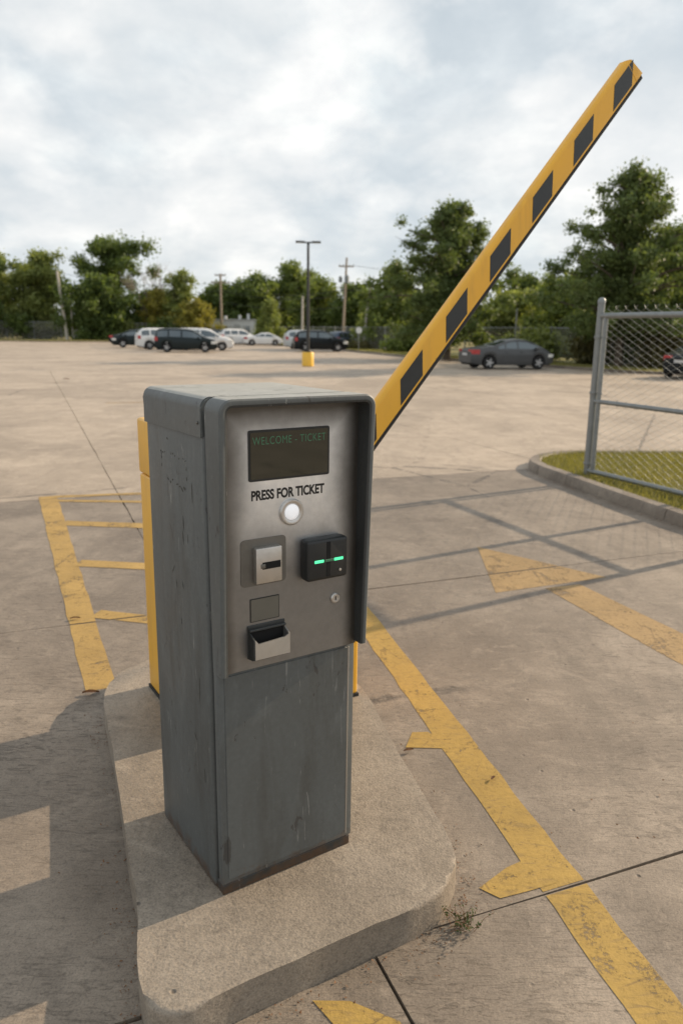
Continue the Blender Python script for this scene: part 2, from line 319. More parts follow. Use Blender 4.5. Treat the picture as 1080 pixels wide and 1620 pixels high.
# woven wire seen from far: real diamond pattern, the gaps are open
t = NT('woven_wire_mesh')
ge = t.n.new('ShaderNodeUVMap'); sp = t.n.new('ShaderNodeSeparateXYZ'); t.l.new(ge.outputs[0], sp.inputs[0])
def dia(op):
    s_ = t.math(op, sp.outputs[0], sp.outputs[1]); fr = t.math('FRACT', t.math('MULTIPLY', s_, 1 / 0.085)); return t.math('LESS_THAN', fr, 0.10)
al = t.math('MAXIMUM', dia('ADD'), dia('SUBTRACT'))
t.set(color=(0.36, 0.36, 0.33), rough=0.5, metal=0.5); t.l.new(al, t.b.inputs['Alpha']); M['mesh_far'] = t.m

# ------------------------------------------------------------------ helpers
def link(o, parent=None):
    C.objects.link(o)
    if parent: o.parent = parent
    return o
def tag(o, label=None, cat=None, group=None, kind=None):
    if label: o['label'] = label
    if cat: o['category'] = cat
    if group: o['group'] = group
    if kind: o['kind'] = kind
    return o
def thing(name, label, cat, loc=(0, 0, 0), rz=0.0, group=None):
    o = link(bpy.data.objects.new(name, None)); o.empty_display_size = 0.2
    o.location = loc; o.rotation_euler = (0, 0, rz); return tag(o, label, cat, group)
def obj(name, bm, mat, parent=None, smooth=False):
    me = bpy.data.meshes.new(name)
    bmesh.ops.recalc_face_normals(bm, faces=bm.faces[:])
    bm.to_mesh(me); bm.free()
    for m_ in (mat if isinstance(mat, (list, tuple)) else [mat]): me.materials.append(m_)
    if smooth:
        me.shade_smooth()
        try: me.set_sharp_from_angle(angle=R(38))
        except Exception: pass
    return link(bpy.data.objects.new(name, me), parent)
def share(name, me, parent=None): return link(bpy.data.objects.new(name, me), parent)
def BM(): return bmesh.new()
def merge(dst, src):
    me = bpy.data.meshes.new("tmp"); src.to_mesh(me); src.free(); dst.from_mesh(me); bpy.data.meshes.remove(me)
def box(bm, x0, x1, y0, y1, z0, z1, bev=0.0, seg=2, mat=None):
    b = BM(); bmesh.ops.create_cube(b, size=1.0)
    for v in b.verts: v.co = Vector(((x0 + x1) / 2 + v.co.x * (x1 - x0), (y0 + y1) / 2 + v.co.y * (y1 - y0), (z0 + z1) / 2 + v.co.z * (z1 - z0)))
    if bev: bmesh.ops.bevel(b, geom=b.edges[:], offset=bev, segments=seg, affect='EDGES', profile=0.5)
    if mat is not None: b.transform(mat)
    merge(bm, b); return bm
def tube(bm, pts, r, n=8, cap=True):
    pts = [Vector(p) for p in pts]; rs = r if isinstance(r, (list, tuple)) else [r] * len(pts)
    rings = []; prev = None
    for i, p in enumerate(pts):
        d = (pts[min(i + 1, len(pts) - 1)] - pts[max(i - 1, 0)])
        d = d.normalized() if d.length > 1e-9 else Vector((0, 0, 1))
        if prev is None:
            a = d.orthogonal().normalized()
        else:
            a = prev - d * prev.dot(d); a = a.normalized() if a.length > 1e-6 else d.orthogonal().normalized()
        prev = a; b = d.cross(a)
        rings.append([bm.verts.new(p + (a * math.cos(2 * math.pi * k / n) + b * math.sin(2 * math.pi * k / n)) * rs[i]) for k in range(n)])
    for i in range(len(rings) - 1):
        for k in range(n): bm.faces.new((rings[i][k], rings[i][(k + 1) % n], rings[i + 1][(k + 1) % n], rings[i + 1][k]))
    if cap and n > 2: bm.faces.new(rings[0][::-1]); bm.faces.new(rings[-1])
    return bm
def lathe(bm, prof, axis='z', n=24, o=(0, 0, 0)):
    rings = []
    for r, h in prof:
        ring = []
        for k in range(n):
            a = 2 * math.pi * k / n; c, s = r * math.cos(a), r * math.sin(a)
            p = {'z': (c, s, h), 'y': (c, h, s), 'x': (h, c, s)}[axis]
            ring.append(bm.verts.new((p[0] + o[0], p[1] + o[1], p[2] + o[2])))
        rings.append(ring)
    for i in range(len(rings) - 1):
        for k in range(n): bm.faces.new((rings[i][k], rings[i][(k + 1) % n], rings[i + 1][(k + 1) % n], rings[i + 1][k]))
    bm.faces.new(rings[0]); bm.faces.new(rings[-1][::-1]); return bm
def slab(bm, poly, z0, z1, bev=0.0, seg=2):
    b = BM(); vs_ = [b.verts.new((x, y, z1)) for x, y in poly]; top = b.faces.new(vs_)
    lo = [b.verts.new((x, y, z0)) for x, y in poly]; n = len(poly)
    for i in range(n): b.faces.new((vs_[i], lo[i], lo[(i + 1) % n], vs_[(i + 1) % n]))
    b.faces.new(lo[::-1])
    if bev:
        b.edges.ensure_lookup_table()
        es = [e for e in b.edges if all(abs(v.co.z - z1) < 1e-6 for v in e.verts)]
        bmesh.ops.bevel(b, geom=es, offset=bev, segments=seg, affect='EDGES', profile=0.5)
    merge(bm, b); return bm
def prism_y(bm, prof, y0, y1):     # profile in x-z drawn along y
    a = [bm.verts.new((x, y0, z)) for x, z in prof]; b = [bm.verts.new((x, y1, z)) for x, z in prof]; n = len(prof)
    bm.faces.new(a); bm.faces.new(b[::-1])
    for i in range(n): bm.faces.new((a[i], b[i], b[(i + 1) % n], a[(i + 1) % n]))
    return bm
def rrect(x0, x1, z0, z1, r, n=5):
    pts = []
    for cx_, cz_, a0 in ((x1 - r, z1 - r, 0), (x0 + r, z1 - r, 90), (x0 + r, z0 + r, 180), (x1 - r, z0 + r, 270)):
        for i in range(n + 1):
            a = R(a0 + 90 * i / n); pts.append((cx_ + r * math.cos(a), cz_ + r * math.sin(a)))
    return pts
def copy_tree(o, parent=None):
    c = o.copy(); C.objects.link(c)
    if parent: c.parent = parent
    for ch in o.children: copy_tree(ch, c)
    return c
def smooth_poly(pts, it=2):
    for _ in range(it):
        q = []
        for i in range(len(pts)):
            a, b = pts[i], pts[(i + 1) % len(pts)]
            q += [(a[0] * .75 + b[0] * .25, a[1] * .75 + b[1] * .25), (a[0] * .25 + b[0] * .75, a[1] * .25 + b[1] * .75)]
        pts = q
    return pts
def text_mesh(name, s, size, mat, parent, loc, bold=0.0, sx_=1.0, align='LEFT', depth=0.0004, space=1.0):
    cu = bpy.data.curves.new(name, 'FONT'); cu.body = s; cu.size = size; cu.offset = bold; cu.extrude = depth; cu.align_x = align; cu.space_character = space
    o = bpy.data.objects.new(name, cu); C.objects.link(o)
    me = bpy.data.meshes.new_from_object(o.evaluated_get(bpy.context.evaluated_depsgraph_get()))
    bpy.data.objects.remove(o); bpy.data.curves.remove(cu)
    me.materials.clear(); me.materials.append(mat)
    r = link(bpy.data.objects.new(name, me), parent)
    r.rotation_euler = (R(90), 0, 0); r.scale = (sx_, 1, 1); r.location = loc; return r

# ------------------------------------------------------------------ ground
def sheet(name, poly, z, mat, parent=None):
    b = BM(); b.faces.new([b.verts.new((x, y, z)) for x, y in poly]); bmesh.ops.triangulate(b, faces=b.faces[:]); return obj(name, b, mat, parent)
tag(sheet('ground', [(-900, -60), (900, -60), (900, 1600), (-900, 1600)], -0.06, M['grass']), kind='structure')
EDGE = [(40, 33), (22, 33.6), (16, 34.5), (13, 36.2), (11.6, 39.3), (9.6, 43), (7, 49), (4.2, 54), (0.9, 66), (-3, 78), (-8.4, 90), (-16, 93.5), (-27, 94.5), (-33, 91), (-45, 89), (-85, 87)]
lot = tag(sheet('parking_lot', [(-85, -30), (40, -30)] + EDGE, -0.02, M['concrete']), kind='structure')
# grass strip beyond the lot, raised behind its low kerb
def offset(line, d):
    o = []
    for i, p in enumerate(line):
        a = Vector(line[max(i - 1, 0)]); b = Vector(line[min(i + 1, len(line) - 1)]); t_ = (b - a).normalized()
        n_ = Vector((t_.y, -t_.x)); o.append((p[0] + n_.x * d, p[1] + n_.y * d))
    return o
def ribbon(bm, inner, outer, z0, z1):
    n = len(inner)
    A = [bm.verts.new((x, y, z0)) for x, y in inner]; B = [bm.verts.new((x, y, z1)) for x, y in inner]
    D = [bm.verts.new((x, y, z1)) for x, y in outer]; E_ = [bm.verts.new((x, y, z0)) for x, y in outer]
    for i in range(n - 1):
        for p, q in ((A, B), (B, D), (D, E_)): bm.faces.new((p[i], p[i + 1], q[i + 1], q[i]))
OUT1, OUT2 = offset(EDGE, 0.2), offset(EDGE, 9.0)
b = BM(); ribbon(b, EDGE, OUT1, -0.06, 0.11); tag(obj('kerb', b, M['kerb']), kind='structure')
b = BM(); ribbon(b, OUT1, OUT2, -0.06, 0.10); tag(obj('grass_verge', b, M['verge']), kind='structure')

# concrete slabs, one object each, on the joint grid
CA, LA = Vector((math.cos(R(22)), math.sin(R(22)))), Vector((-math.sin(R(22)), math.cos(R(22))))
LCUT = [-5.2, -1.9, 1.71, 4.63, 8.35, 11.9, 15.5, 19.1, 22.7, 26.3, 29.9, 33.5]
CCUT = [-24.65, -19.45, -14.25, -9.05, -3.85, 0.80, 6.55, 11.75, 16.95, 22.15]
rs = random.Random(3)
def in_view(c, l):
    p = CA * c + LA * l; return p.y > -1 and abs(p.x) < 0.52 * max(p.y, 0) + 4.5 and not (p.x > 11 and p.y > 30)
for i in range(len(CCUT) - 1):
    for j in range(len(LCUT) - 1):
        c0, c1, l0, l1 = CCUT[i], CCUT[i + 1], LCUT[j], LCUT[j + 1]
        if not in_view((c0 + c1) / 2, (l0 + l1) / 2): continue
        g = 0.005; pts = []
        for (a, b2), (c_, d_) in (((c0 + g, l0 + g), (c1 - g, l0 + g)), ((c1 - g, l0 + g), (c1 - g, l1 - g)), ((c1 - g, l1 - g), (c0 + g, l1 - g)), ((c0 + g, l1 - g), (c0 + g, l0 + g))):
            k = 14
            for q in range(k):
                u = q / k; jit = rs.uniform(-0.004, 0.0045) if q else 0
                cc, ll = a + (c_ - a) * u, b2 + (d_ - b2) * u
                if abs(c_ - a) > abs(d_ - b2): ll += jit
                else: cc += jit
                p = CA * cc + LA * ll; pts.append((p.x, p.y))
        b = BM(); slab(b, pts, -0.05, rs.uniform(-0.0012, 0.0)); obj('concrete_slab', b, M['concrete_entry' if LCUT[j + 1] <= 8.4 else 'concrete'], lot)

# ------------------------------------------------------------------ painted markings (cut at the slab joints)
def clip(poly, n, d, keep):            # keep side n.p <= d (keep=-1) or >= d (keep=1)
    o = []; m = len(poly)
    for i in range(m):
        a, b_ = poly[i], poly[(i + 1) % m]
        da, db = keep * (n.x * a[0] + n.y * a[1] - d), keep * (n.x * b_[0] + n.y * b_[1] - d)
        if da >= 0: o.append(a)
        if (da > 0) != (db > 0) and da != db:
            t_ = da / (da - db); o.append((a[0] + (b_[0] - a[0]) * t_, a[1] + (b_[1] - a[1]) * t_))
    return o
def marking(name, polys, mat, z=0.0011):
    bm = BM()
    for poly in polys:
        for j in range(len(LCUT) - 1):
            p = clip(clip(poly, LA, LCUT[j] + 0.009, 1), LA, LCUT[j + 1] - 0.009, -1)
            if len(p) >= 3:
                vs_ = [bm.verts.new((x, y, z)) for x, y in p]
                bm.faces.new(vs_)
    return obj(name, bm, mat, lot)
def ragged(a, b_, w0, w1=None, n=16, j=0.006, seed=1):
    r_ = random.Random(seed); a, b_ = Vector(a), Vector(b_); t_ = (b_ - a).normalized(); nn = Vector((-t_.y, t_.x)); w1 = w1 or w0
    L, Rr = [], []
    for i in range(n + 1):
        u = i / n; p = a.lerp(b_, u); w = w0 + (w1 - w0) * u
        q = p + nn * (w / 2 + r_.uniform(-j, j)); L.append((q.x, q.y)); q = p - nn * (w / 2 + r_.uniform(-j, j)); Rr.append((q.x, q.y))
    return L + Rr[::-1]
LDIR = Vector((-0.24, 0.97)).normalized()
def lane(y): return (0.527 - 0.2474 * (y - 3.0), y)
marking('lane_line', [ragged(lane(0.9), lane(7.9), 0.155, None, 60, 0.005, 4)], M['lane_yellow'])
marking('hatch_stub', [[(0.33, 3.12), (0.29, 2.99), (0.47, 2.985), (0.45, 3.06), (0.40, 3.125)]], M['lane_yellow'], 0.0020)
marking('hatch_stub', [[(0.46, 2.135), (0.52, 2.09), (0.62, 2.125), (0.72, 2.165), (0.68, 2.30), (0.57, 2.235)]], M['lane_yellow'], 0.0020)
marking('hatch_stub', [[(-0.06, 1.70), (0.02, 1.60), (0.2, 1.55), (0.17, 1.64), (0.04, 1.70)]], M['lane_yellow'])
marking('direction_arrow', [[(1.14, 6.19), (1.07, 5.03), (1.96, 5.41)]], M['arrow_yellow'])
marking('direction_arrow', [[(1.44, 5.14), (1.71, 5.24), (2.08, 4.28), (2.30, 3.62), (2.02, 3.5), (1.80, 4.05)]], M['arrow_yellow'])
marking('hatch_line', [ragged((-3.10, 7.92), (-1.18, 3.50), 0.185, 0.15, 30, 0.005, 9)], M['hatch_yellow'])
for k, (a, b_, w) in enumerate((((-3.02, 7.90), (-0.9, 8.45), 0.10), ((-2.97, 7.72), (-0.6, 7.72), 0.10), ((-2.54, 6.80), (-0.5, 6.62), 0.17), ((-2.0, 5.58), (-0.3, 5.40), 0.16), ((-1.53, 4.53), (-0.4, 4.26), 0.13))):
    marking('hatch_line', [ragged(a, b_, w, None, 14, 0.005, 20 + k)], M['hatch_yellow'], 0.0020)
for a, b_ in (((-5.6, 18.2), (-4.2, 18.75)), ((-9.2, 14.9), (-6.9, 15.0)), ((-3.2, 37.2), (-0.3, 37.6)), ((9.0, 20.5), (12.5, 21.6))):
    marking('stall_line', [ragged(a, b_, 0.11, None, 10, 0.012, 5)], M['arrow_yellow'])

# ------------------------------------------------------------------ traffic island under the machine
ISL = [(-0.40, 1.53), (-0.26, 1.63), (-0.02, 1.775), (0.20, 1.90), (0.31, 1.97), (0.375, 2.09), (0.385, 2.19), (0.355, 2.32), (0.26, 2.68), (0.18, 3.06), (0.10, 3.38), (-0.06, 3.62), (-0.35, 3.80), (-0.72, 3.78), (-0.96, 3.63), (-1.06, 3.50), (-1.10, 3.33), (-1.04, 3.10), (-0.95, 2.90), (-0.67, 2.14), (-0.57, 1.90), (-0.50, 1.60)]
r_ = random.Random(5)
ip = []
for x, y in smooth_poly(ISL, 2): ip.append((x + r_.uniform(-.003, .003), y + r_.uniform(-.003, .003)))
b = BM(); slab(b, ip, -0.02, 0.11, 0.016, 3); tag(obj('traffic_island', b, M['island'], smooth=True), kind='structure')

# ------------------------------------------------------------------ grass island with kerb sections
KL = [(5.6, 2.2), (4.55, 4.0), (3.75, 5.6), (3.16, 7.0), (2.80, 8.30), (2.60, 9.10), (2.47, 9.62), (2.44, 9.95), (2.50, 10.25), (2.66, 10.55), (2.92, 10.80), (3.3, 10.96), (4.9, 11.1), (7.0, 11.2), (9.5, 11.3)]
def resample(line, cuts):
    L = [0.0]
    for a, b_ in zip(line[:-1], line[1:]): L.append(L[-1] + math.dist(a, b_))
    def at(s):
        for i in range(len(line) - 1):
            if s <= L[i + 1] or i == len(line) - 2:
                u = (s - L[i]) / (L[i + 1] - L[i]); return (line[i][0] + (line[i + 1][0] - line[i][0]) * u, line[i][1] + (line[i + 1][1] - line[i][1]) * u)
    return at, L[-1]
at_k, KT = resample(KL, None)
isl2 = tag(sheet('grass_island', offset(KL, 0.15) + [(11, 11.3), (11, 2.2)], 0.085, M['soil']), kind='structure')
s0 = 0.0; ks = [0, 2.0, 3.9, 5.6, 7.4, 8.1, 9.0, 10.4, 12.4, 14.6, KT]
for a, c_ in zip(ks[:-1], ks[1:]):
    n = max(4, int((c_ - a) / 0.16)); line = [at_k(a + 0.006 + (c_ - a - 0.012) * i / n) for i in range(n + 1)]
    inn = [(x + r_.uniform(-.005, .005), y + r_.uniform(-.005, .005)) for x, y in line]
    top = offset(line, 0.03); back = offset(line, 0.17); bm = BM()
    rows = [[bm.verts.new((x, y, z)) for x, y in ln] for ln, z in ((inn, -0.02), (offset(line, 0.012), 0.085), (top, 0.115), (offset(line, 0.15), 0.118), (back, 0.10), (back, -0.02))]
    for p, q in zip(rows[:-1], rows[1:]):
        for i in range(n): bm.faces.new((p[i], p[i + 1], q[i + 1], q[i]))
    bm.faces.new([r2[0] for r2 in rows]); bm.faces.new([r2[-1] for r2 in rows][::-1])
    obj('kerb_section', bm, M['kerb'], isl2, True)

# ------------------------------------------------------------------ the ticket machine
kiosk = thing('ticket_machine', 'weathered grey parking ticket machine with steel face standing on the concrete island', 'ticket machine', (-0.337, 1.948, 0.11), R(33.7))
W_, D_ = 0.462, 0.471
b = BM(); box(b, 0, W_, 0.046, D_, 0.0, 1.415, 0.010, 3); obj('housing', b, M['kiosk_grey'], kiosk, True)
b = BM(); box(b, 0.016, W_ - 0.016, 0.008, 0.060, 0.005, 1.44); obj('door_seal', b, M['rubber'], kiosk)
b = BM(); box(b, 0.002, W_ - 0.002, 0.0, 0.028, 0.036, 0.755, 0.006, 2); obj('lower_front', b, M['kiosk_grey'], kiosk, True)
b = BM(); box(b, 0.006, W_ - 0.006, 0.004, D_ - 0.004, 0.0, 0.034, 0.003, 1); obj('plinth', b, M['kiosk_dark'], kiosk)
b = BM(); prism_y(b, rrect(0.022, 0.432, 0.052, 0.700, 0.006, 3), -0.003, 0.004); bmesh.ops.bevel(b, geom=[e for e in b.edges if abs(e.verts[0].co.y - e.verts[1].co.y) < 1e-6 and e.verts[0].co.y < 0], offset=0.0014, segments=1, affect='EDGES'); obj('service_door', b, M['kiosk_grey'], kiosk)
b = BM(); box(b, 0.4345, 0.4385, -0.003, 0.004, 0.05, 0.70, 0.001, 1); obj('trim_strip', b, M['steel_clean'], kiosk)
# folded lid over the back part
def roof_prof(x0, x1, z0, z1, r, n=7):
    p = [(x0, z0), (x1, z0)]
    for i in range(n + 1): a = R(90 * i / n); p.append((x1 - r + r * math.cos(a), z1 - r + r * math.sin(a)))
    for i in range(n + 1): a = R(90 + 90 * i / n); p.append((x0 + r + r * math.cos(a), z1 - r + r * math.sin(a)))
    return p
b = BM(); prism_y(b, roof_prof(-0.005, W_ + 0.005, 1.362, 1.468, 0.030), 0.046, D_ + 0.006)
bmesh.ops.bevel(b, geom=[e for e in b.edges if abs(e.verts[0].co.y - e.verts[1].co.y) < 1e-6], offset=0.004, segments=2, affect='EDGES')
b.faces.ensure_lookup_table(); b.normal_update()
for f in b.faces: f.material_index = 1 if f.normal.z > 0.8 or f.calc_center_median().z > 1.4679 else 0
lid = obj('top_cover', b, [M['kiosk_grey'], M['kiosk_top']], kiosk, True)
for y_ in (0.066,):
    b = BM(); lathe(b, [(0.0045, 0), (0.0045, -0.003), (0.003, -0.0045)], 'x', 10, (-0.005, y_, 1.40)); obj('screw', b, M['steel_dull'], lid)
# hood around the face panel
def hood_pts(ins, x0=-0.007, x1=W_ + 0.007, zt=1.470, zb=0.722, r=0.036, n=8):
    rr = max(r - ins, 0.004); p = [(x0 + ins, zb + (zt - zb) * i / 6) for i in range(6)]
    p += [(x0 + ins + rr + rr * math.cos(R(180 - 90 * i / n)), zt - ins - rr + rr * math.sin(R(180 - 90 * i / n))) for i in range(n + 1)]
    p += [(x1 - ins - rr + rr * math.cos(R(90 - 90 * i / n)), zt - ins - rr + rr * math.sin(R(90 - 90 * i / n))) for i in range(n + 1)]
    p += [(x1 - ins, zb + (zt - zb) * i / 6) for i in range(5, -1, -1)]
    return p
def yf(z): return -0.050 - 0.024 * (z - 0.722) / 0.748
def yb(z): return 0.004 + 0.014 * (z - 0.722) / 0.748
b = BM(); O_, I_ = hood_pts(0.0), hood_pts(0.021)
for (xz, i_) in (): pass
ring = []
for (xo, zo), (xi, zi) in zip(O_, I_):
    xm, zm = (xo + xi) / 2, (zo + zi) / 2
    ring.append([b.verts.new(v) for v in ((xo, yb(zo), zo), (xo, yf(zo) + 0.005, zo), (xo * .8 + xi * .2, yf(zo) + 0.001, zo * .8 + zi * .2), (xo * .3 + xi * .7, yf(zo), zo * .3 + zi * .7), (xi, yf(zo) + 0.003, zi), (xi, yb(zi), zi))])
for p, q in zip(ring[:-1], ring[1:]):
    for k in range(6):
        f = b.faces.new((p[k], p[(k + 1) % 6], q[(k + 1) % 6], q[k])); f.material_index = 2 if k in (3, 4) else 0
b.faces.new(ring[0][::-1]); b.faces.new(ring[-1])
b.normal_update(); bmesh.ops.recalc_face_normals(b, faces=b.faces[:])
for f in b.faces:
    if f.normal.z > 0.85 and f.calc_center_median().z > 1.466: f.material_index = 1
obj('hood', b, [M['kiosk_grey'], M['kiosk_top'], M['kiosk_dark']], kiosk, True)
# face panel and what is fitted on it
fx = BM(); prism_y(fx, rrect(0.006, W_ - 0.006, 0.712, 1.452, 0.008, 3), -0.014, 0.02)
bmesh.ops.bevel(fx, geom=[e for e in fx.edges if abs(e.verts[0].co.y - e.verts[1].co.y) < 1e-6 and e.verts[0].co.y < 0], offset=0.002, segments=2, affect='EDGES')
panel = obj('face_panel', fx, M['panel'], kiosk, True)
PY = -0.014
b = BM(); prism_y(b, rrect(0.099, 0.351, 1.245, 1.382, 0.006, 3), PY - 0.0018, PY + 0.004); scr = obj('display', b, M['black'], kiosk)
b = BM(); prism_y(b, rrect(0.105, 0.345, 1.251, 1.376, 0.004, 3), PY - 0.0030, PY); obj('display_glass', b, M['screen'], scr)
text_mesh('display_text', 'WELCOME - TICKET', 0.030, M['lcd'], scr, (0.111, PY - 0.0033, 1.343), -0.0002, 0.76, 'LEFT', 0.0002, 1.12)
text_mesh('printed_lettering', 'PRESS FOR TICKET', 0.0365, M['ink'], kiosk, (0.106, PY - 0.0002, 1.194), 0.0015, 0.757, 'LEFT', 0.0001)
b = BM(); lathe(b, [(0.0375, PY + 0.002), (0.0375, PY - 0.004), (0.034, PY - 0.008), (0.030, PY - 0.0085), (0.0245, PY - 0.006), (0.022, PY - 0.003)], 'y', 40, (0.229, 0, 1.150)); bt = obj('push_button', b, M['steel_clean'], kiosk, True)
b = BM(); lathe(b, [(0.0222, PY - 0.002), (0.0222, PY - 0.005), (0.019, PY - 0.0085), (0.010, PY - 0.0105), (0.001, PY - 0.011)], 'y', 36, (0.229, 0, 1.150)); obj('button_lens', b, M['btn'], bt, True)
b = BM(); prism_y(b, rrect(0.072, 0.211, 0.955, 1.088, 0.012, 4), PY - 0.0016, PY + 0.002); tp = obj('ticket_slot', b, M['steel_dull'], kiosk)
b = BM(); box(b, 0.109, 0.189, PY - 0.020, PY + 0.001, 0.964, 1.064, 0.003, 2); obj('slot_block', b, M['steel_clean'], tp, True)
b = BM(); box(b, 0.128, 0.184, PY - 0.0206, PY - 0.018, 1.004, 1.024, 0.0); obj('slot_opening', b, M['black_hole'], tp)
b = BM(); box(b, 0.123, 0.137, PY - 0.0225, PY - 0.018, 1.007, 1.020, 0.002, 2); obj('slot_tab', b, M['steel_dull'], tp, True)
b = BM(); box(b, 0.258, 0.394, PY - 0.040, PY + 0.001, 0.948, 1.068, 0.010, 4); rd = obj('card_reader', b, M['black'], kiosk, True)
b = BM(); box(b, 0.3205, 0.3345, PY - 0.0412, PY - 0.030, 0.958, 1.060, 0.001, 1); obj('reader_slot', b, M['black_hole'], rd)
for x0, x1 in ((0.281, 0.312), (0.346, 0.377)):
    b = BM(); box(b, x0, x1, PY - 0.0418, PY - 0.034, 1.001, 1.0095, 0.0015, 1); obj('status_light', b, M['led'], rd)
b = BM(); box(b, 0.315, 0.343, PY - 0.0425, PY - 0.034, 1.0015, 1.009, 0.001, 1); obj('reader_bridge', b, M['lcd'], rd)
b = BM(); lathe(b, [(0.004, PY - 0.036), (0.004, PY - 0.0425), (0.002, PY - 0.043)], 'y', 12, (0.366, 0, 0.972)); obj('reader_stud', b, M['steel_clean'], rd, True)
b = BM(); prism_y(b, rrect(0.098, 0.189, 0.850, 0.918, 0.002, 2), PY - 0.0012, PY + 0.002); bl = obj('blank_plate', b, M['black'], kiosk)
b = BM(); prism_y(b, rrect(0.1005, 0.1865, 0.8525, 0.9155, 0.002, 2), PY - 0.0022, PY); obj('faded_label', b, M['glue_plate'], bl)
b = BM(); lathe(b, [(0.0155, PY + 0.001), (0.0155, PY - 0.004), (0.0125, PY - 0.007), (0.0085, PY - 0.007), (0.008, PY - 0.005)], 'y', 24, (0.376, 0, 0.872)); lk = obj('lock', b, M['steel_clean'], kiosk, True)
b = BM(); box(b, 0.3742, 0.3778, PY - 0.0056, PY - 0.004, 0.866, 0.878); obj('keyhole', b, M['black_hole'], lk)
# ticket tray: back plate, two cheeks, sloping lip with an open mouth
b = BM(); box(b, 0.088, 0.206, PY - 0.004, PY + 0.001, 0.744, 0.842, 0.002, 1); tr_ = obj('ticket_tray', b, M['kiosk_dark'], kiosk)
b = BM(); box(b, 0.097, 0.199, PY - 0.0052, PY - 0.002, 0.780, 0.824); obj('tray_mouth', b, M['black_hole'], tr_)
for x0 in (0.091, 0.200):
    b = BM(); v = [(PY - 0.003, 0.744), (PY - 0.003, 0.826), (PY - 0.012, 0.822), (PY - 0.036, 0.812), (PY - 0.036, 0.752), (PY - 0.028, 0.748)]
    A = [b.verts.new((x0, y, z)) for y, z in v]; Bv = [b.verts.new((x0 + 0.004, y, z)) for y, z in v]
    b.faces.new(A); b.faces.new(Bv[::-1])
    for i in range(len(v)): b.faces.new((A[i], Bv[i], Bv[(i + 1) % len(v)], A[(i + 1) % len(v)]))
    obj('tray_cheek', b, M['kiosk_dark'] if x0 < 0.1 else M['steel_clean'], tr_)
b = BM(); v = [(0.095, 0.812), (0.100, 0.806), (0.106, 0.798), (0.186, 0.803), (0.197, 0.808), (0.203, 0.812), (0.203, 0.752), (0.095, 0.752)]
A = [b.verts.new((x, PY - 0.0365, z)) for x, z in v]; Bv = [b.verts.new((x, PY - 0.0325, z)) for x, z in v]
b.faces.new(A); b.faces.new(Bv[::-1])
for i in range(len(v)): b.faces.new((A[i], Bv[i], Bv[(i + 1) % len(v)], A[(i + 1) % len(v)]))
obj('tray_lip', b, M['steel'], tr_)
b = BM(); box(b, 0.095, 0.200, PY - 0.032, PY - 0.003, 0.749, 0.754); obj('tray_floor', b, M['kiosk_dark'], tr_)
b = BM(); box(b, 0.090, 0.205, PY - 0.014, PY - 0.003, 0.826, 0.833, 0.002, 1); obj('tray_brow', b, M['kiosk_dark'], tr_)
# torn sticker glue and gouges on the left side
rg = random.Random(11)
def fleck(y, z, l, w, a):
    b = BM(); c, s = math.cos(a), math.sin(a); n = 6; up, lo = [], []
    for i in range(n + 1):
        u = (i / n - .5) * l; hh = w * (0.35 + 0.65 * rg.random()) * (1 - abs(2 * i / n - 1) ** 3)
        up.append((y + u * c - hh * s, z + u * s + hh * c)); lo.append((y + u * c + hh * s, z + u * s - hh * c))
    b.faces.new([b.verts.new((-0.0006, yy, zz)) for yy, zz in up + lo[::-1][1:-1]]); obj('sticker_residue' if z > 1.19 else 'gouge', b, M['stick'], kiosk)
for i in range(13):
    if i not in (3, 4, 8, 10): fleck(0.355 - i * 0.0155, 1.288 + rg.uniform(-.006, .006), rg.uniform(.006, .015), rg.uniform(.0015, .004), rg.uniform(-.8, .8))
for i in range(10):
    if i not in (0, 1, 5): fleck(0.340 - i * 0.0175, 1.212 + rg.uniform(-.007, .007) - i * .001, rg.uniform(.008, .02), rg.uniform(.002, .006), rg.uniform(-.6, .6))
for i in (0, 1, 3): fleck(0.352, 1.282 - i * 0.012, 0.012, 0.003, 1.5 + rg.uniform(-.3, .3))
for i in (0, 2): fleck(0.165, 1.262 - i * 0.014, 0.013, 0.003, 1.5 + rg.uniform(-.3, .3))
for y, z, l, a in ((0.20, 1.10, .05, 1.5), (0.205, 1.055, .045, 1.45), (0.17, 1.06, .03, 1.6), (0.22, 0.91, .03, 1.2), (0.29, 0.94, .035, 2.2), (0.27, 0.90, .03, 1.4), (0.13, 1.20, .06, 1.55), (0.24, 0.79, .02, 1.3), (0.12, 0.62, .09, 1.6), (0.16, 0.45, .03, .8), (0.10, 0.35, .05, 1.5), (0.3, 1.33, .012, .4), (0.2, 1.44, .02, .4), (0.27, 1.43, .02, .7)):
    fleck(y, z, l, 0.0035, a)

# ------------------------------------------------------------------ barrier: yellow cabinet with its raised boom
CABYAW = R(31)
bar = thing('barrier_gate', 'yellow parking barrier with its black striped boom raised behind the ticket machine', 'barrier', (-0.6, 2.84, 0.11), CABYAW)
CW, CDp = 0.80, 0.56
b = BM(); box(b, 0, CW, 0, CDp, 0.012, 1.02, 0.012, 3); obj('cabinet', b, M['cab_yellow'], bar, True)
b = BM(); box(b, -0.002, CW + 0.003, -0.003, CDp + 0.003, 1.023, 1.262, 0.012, 3); obj('cabinet_cover', b, M['cab_yellow'], bar, True)
b = BM(); box(b, -0.004, CW + 0.004, -0.004, CDp + 0.004, 0.0, 0.014); obj('base_flange', b, M['rubber'], bar)
b = BM(); box(b, 0.05, CW - 0.05, -0.006, 0.004, 0.08, 0.98, 0.003, 1); obj('cabinet_door', b, M['cab_yellow'], bar)
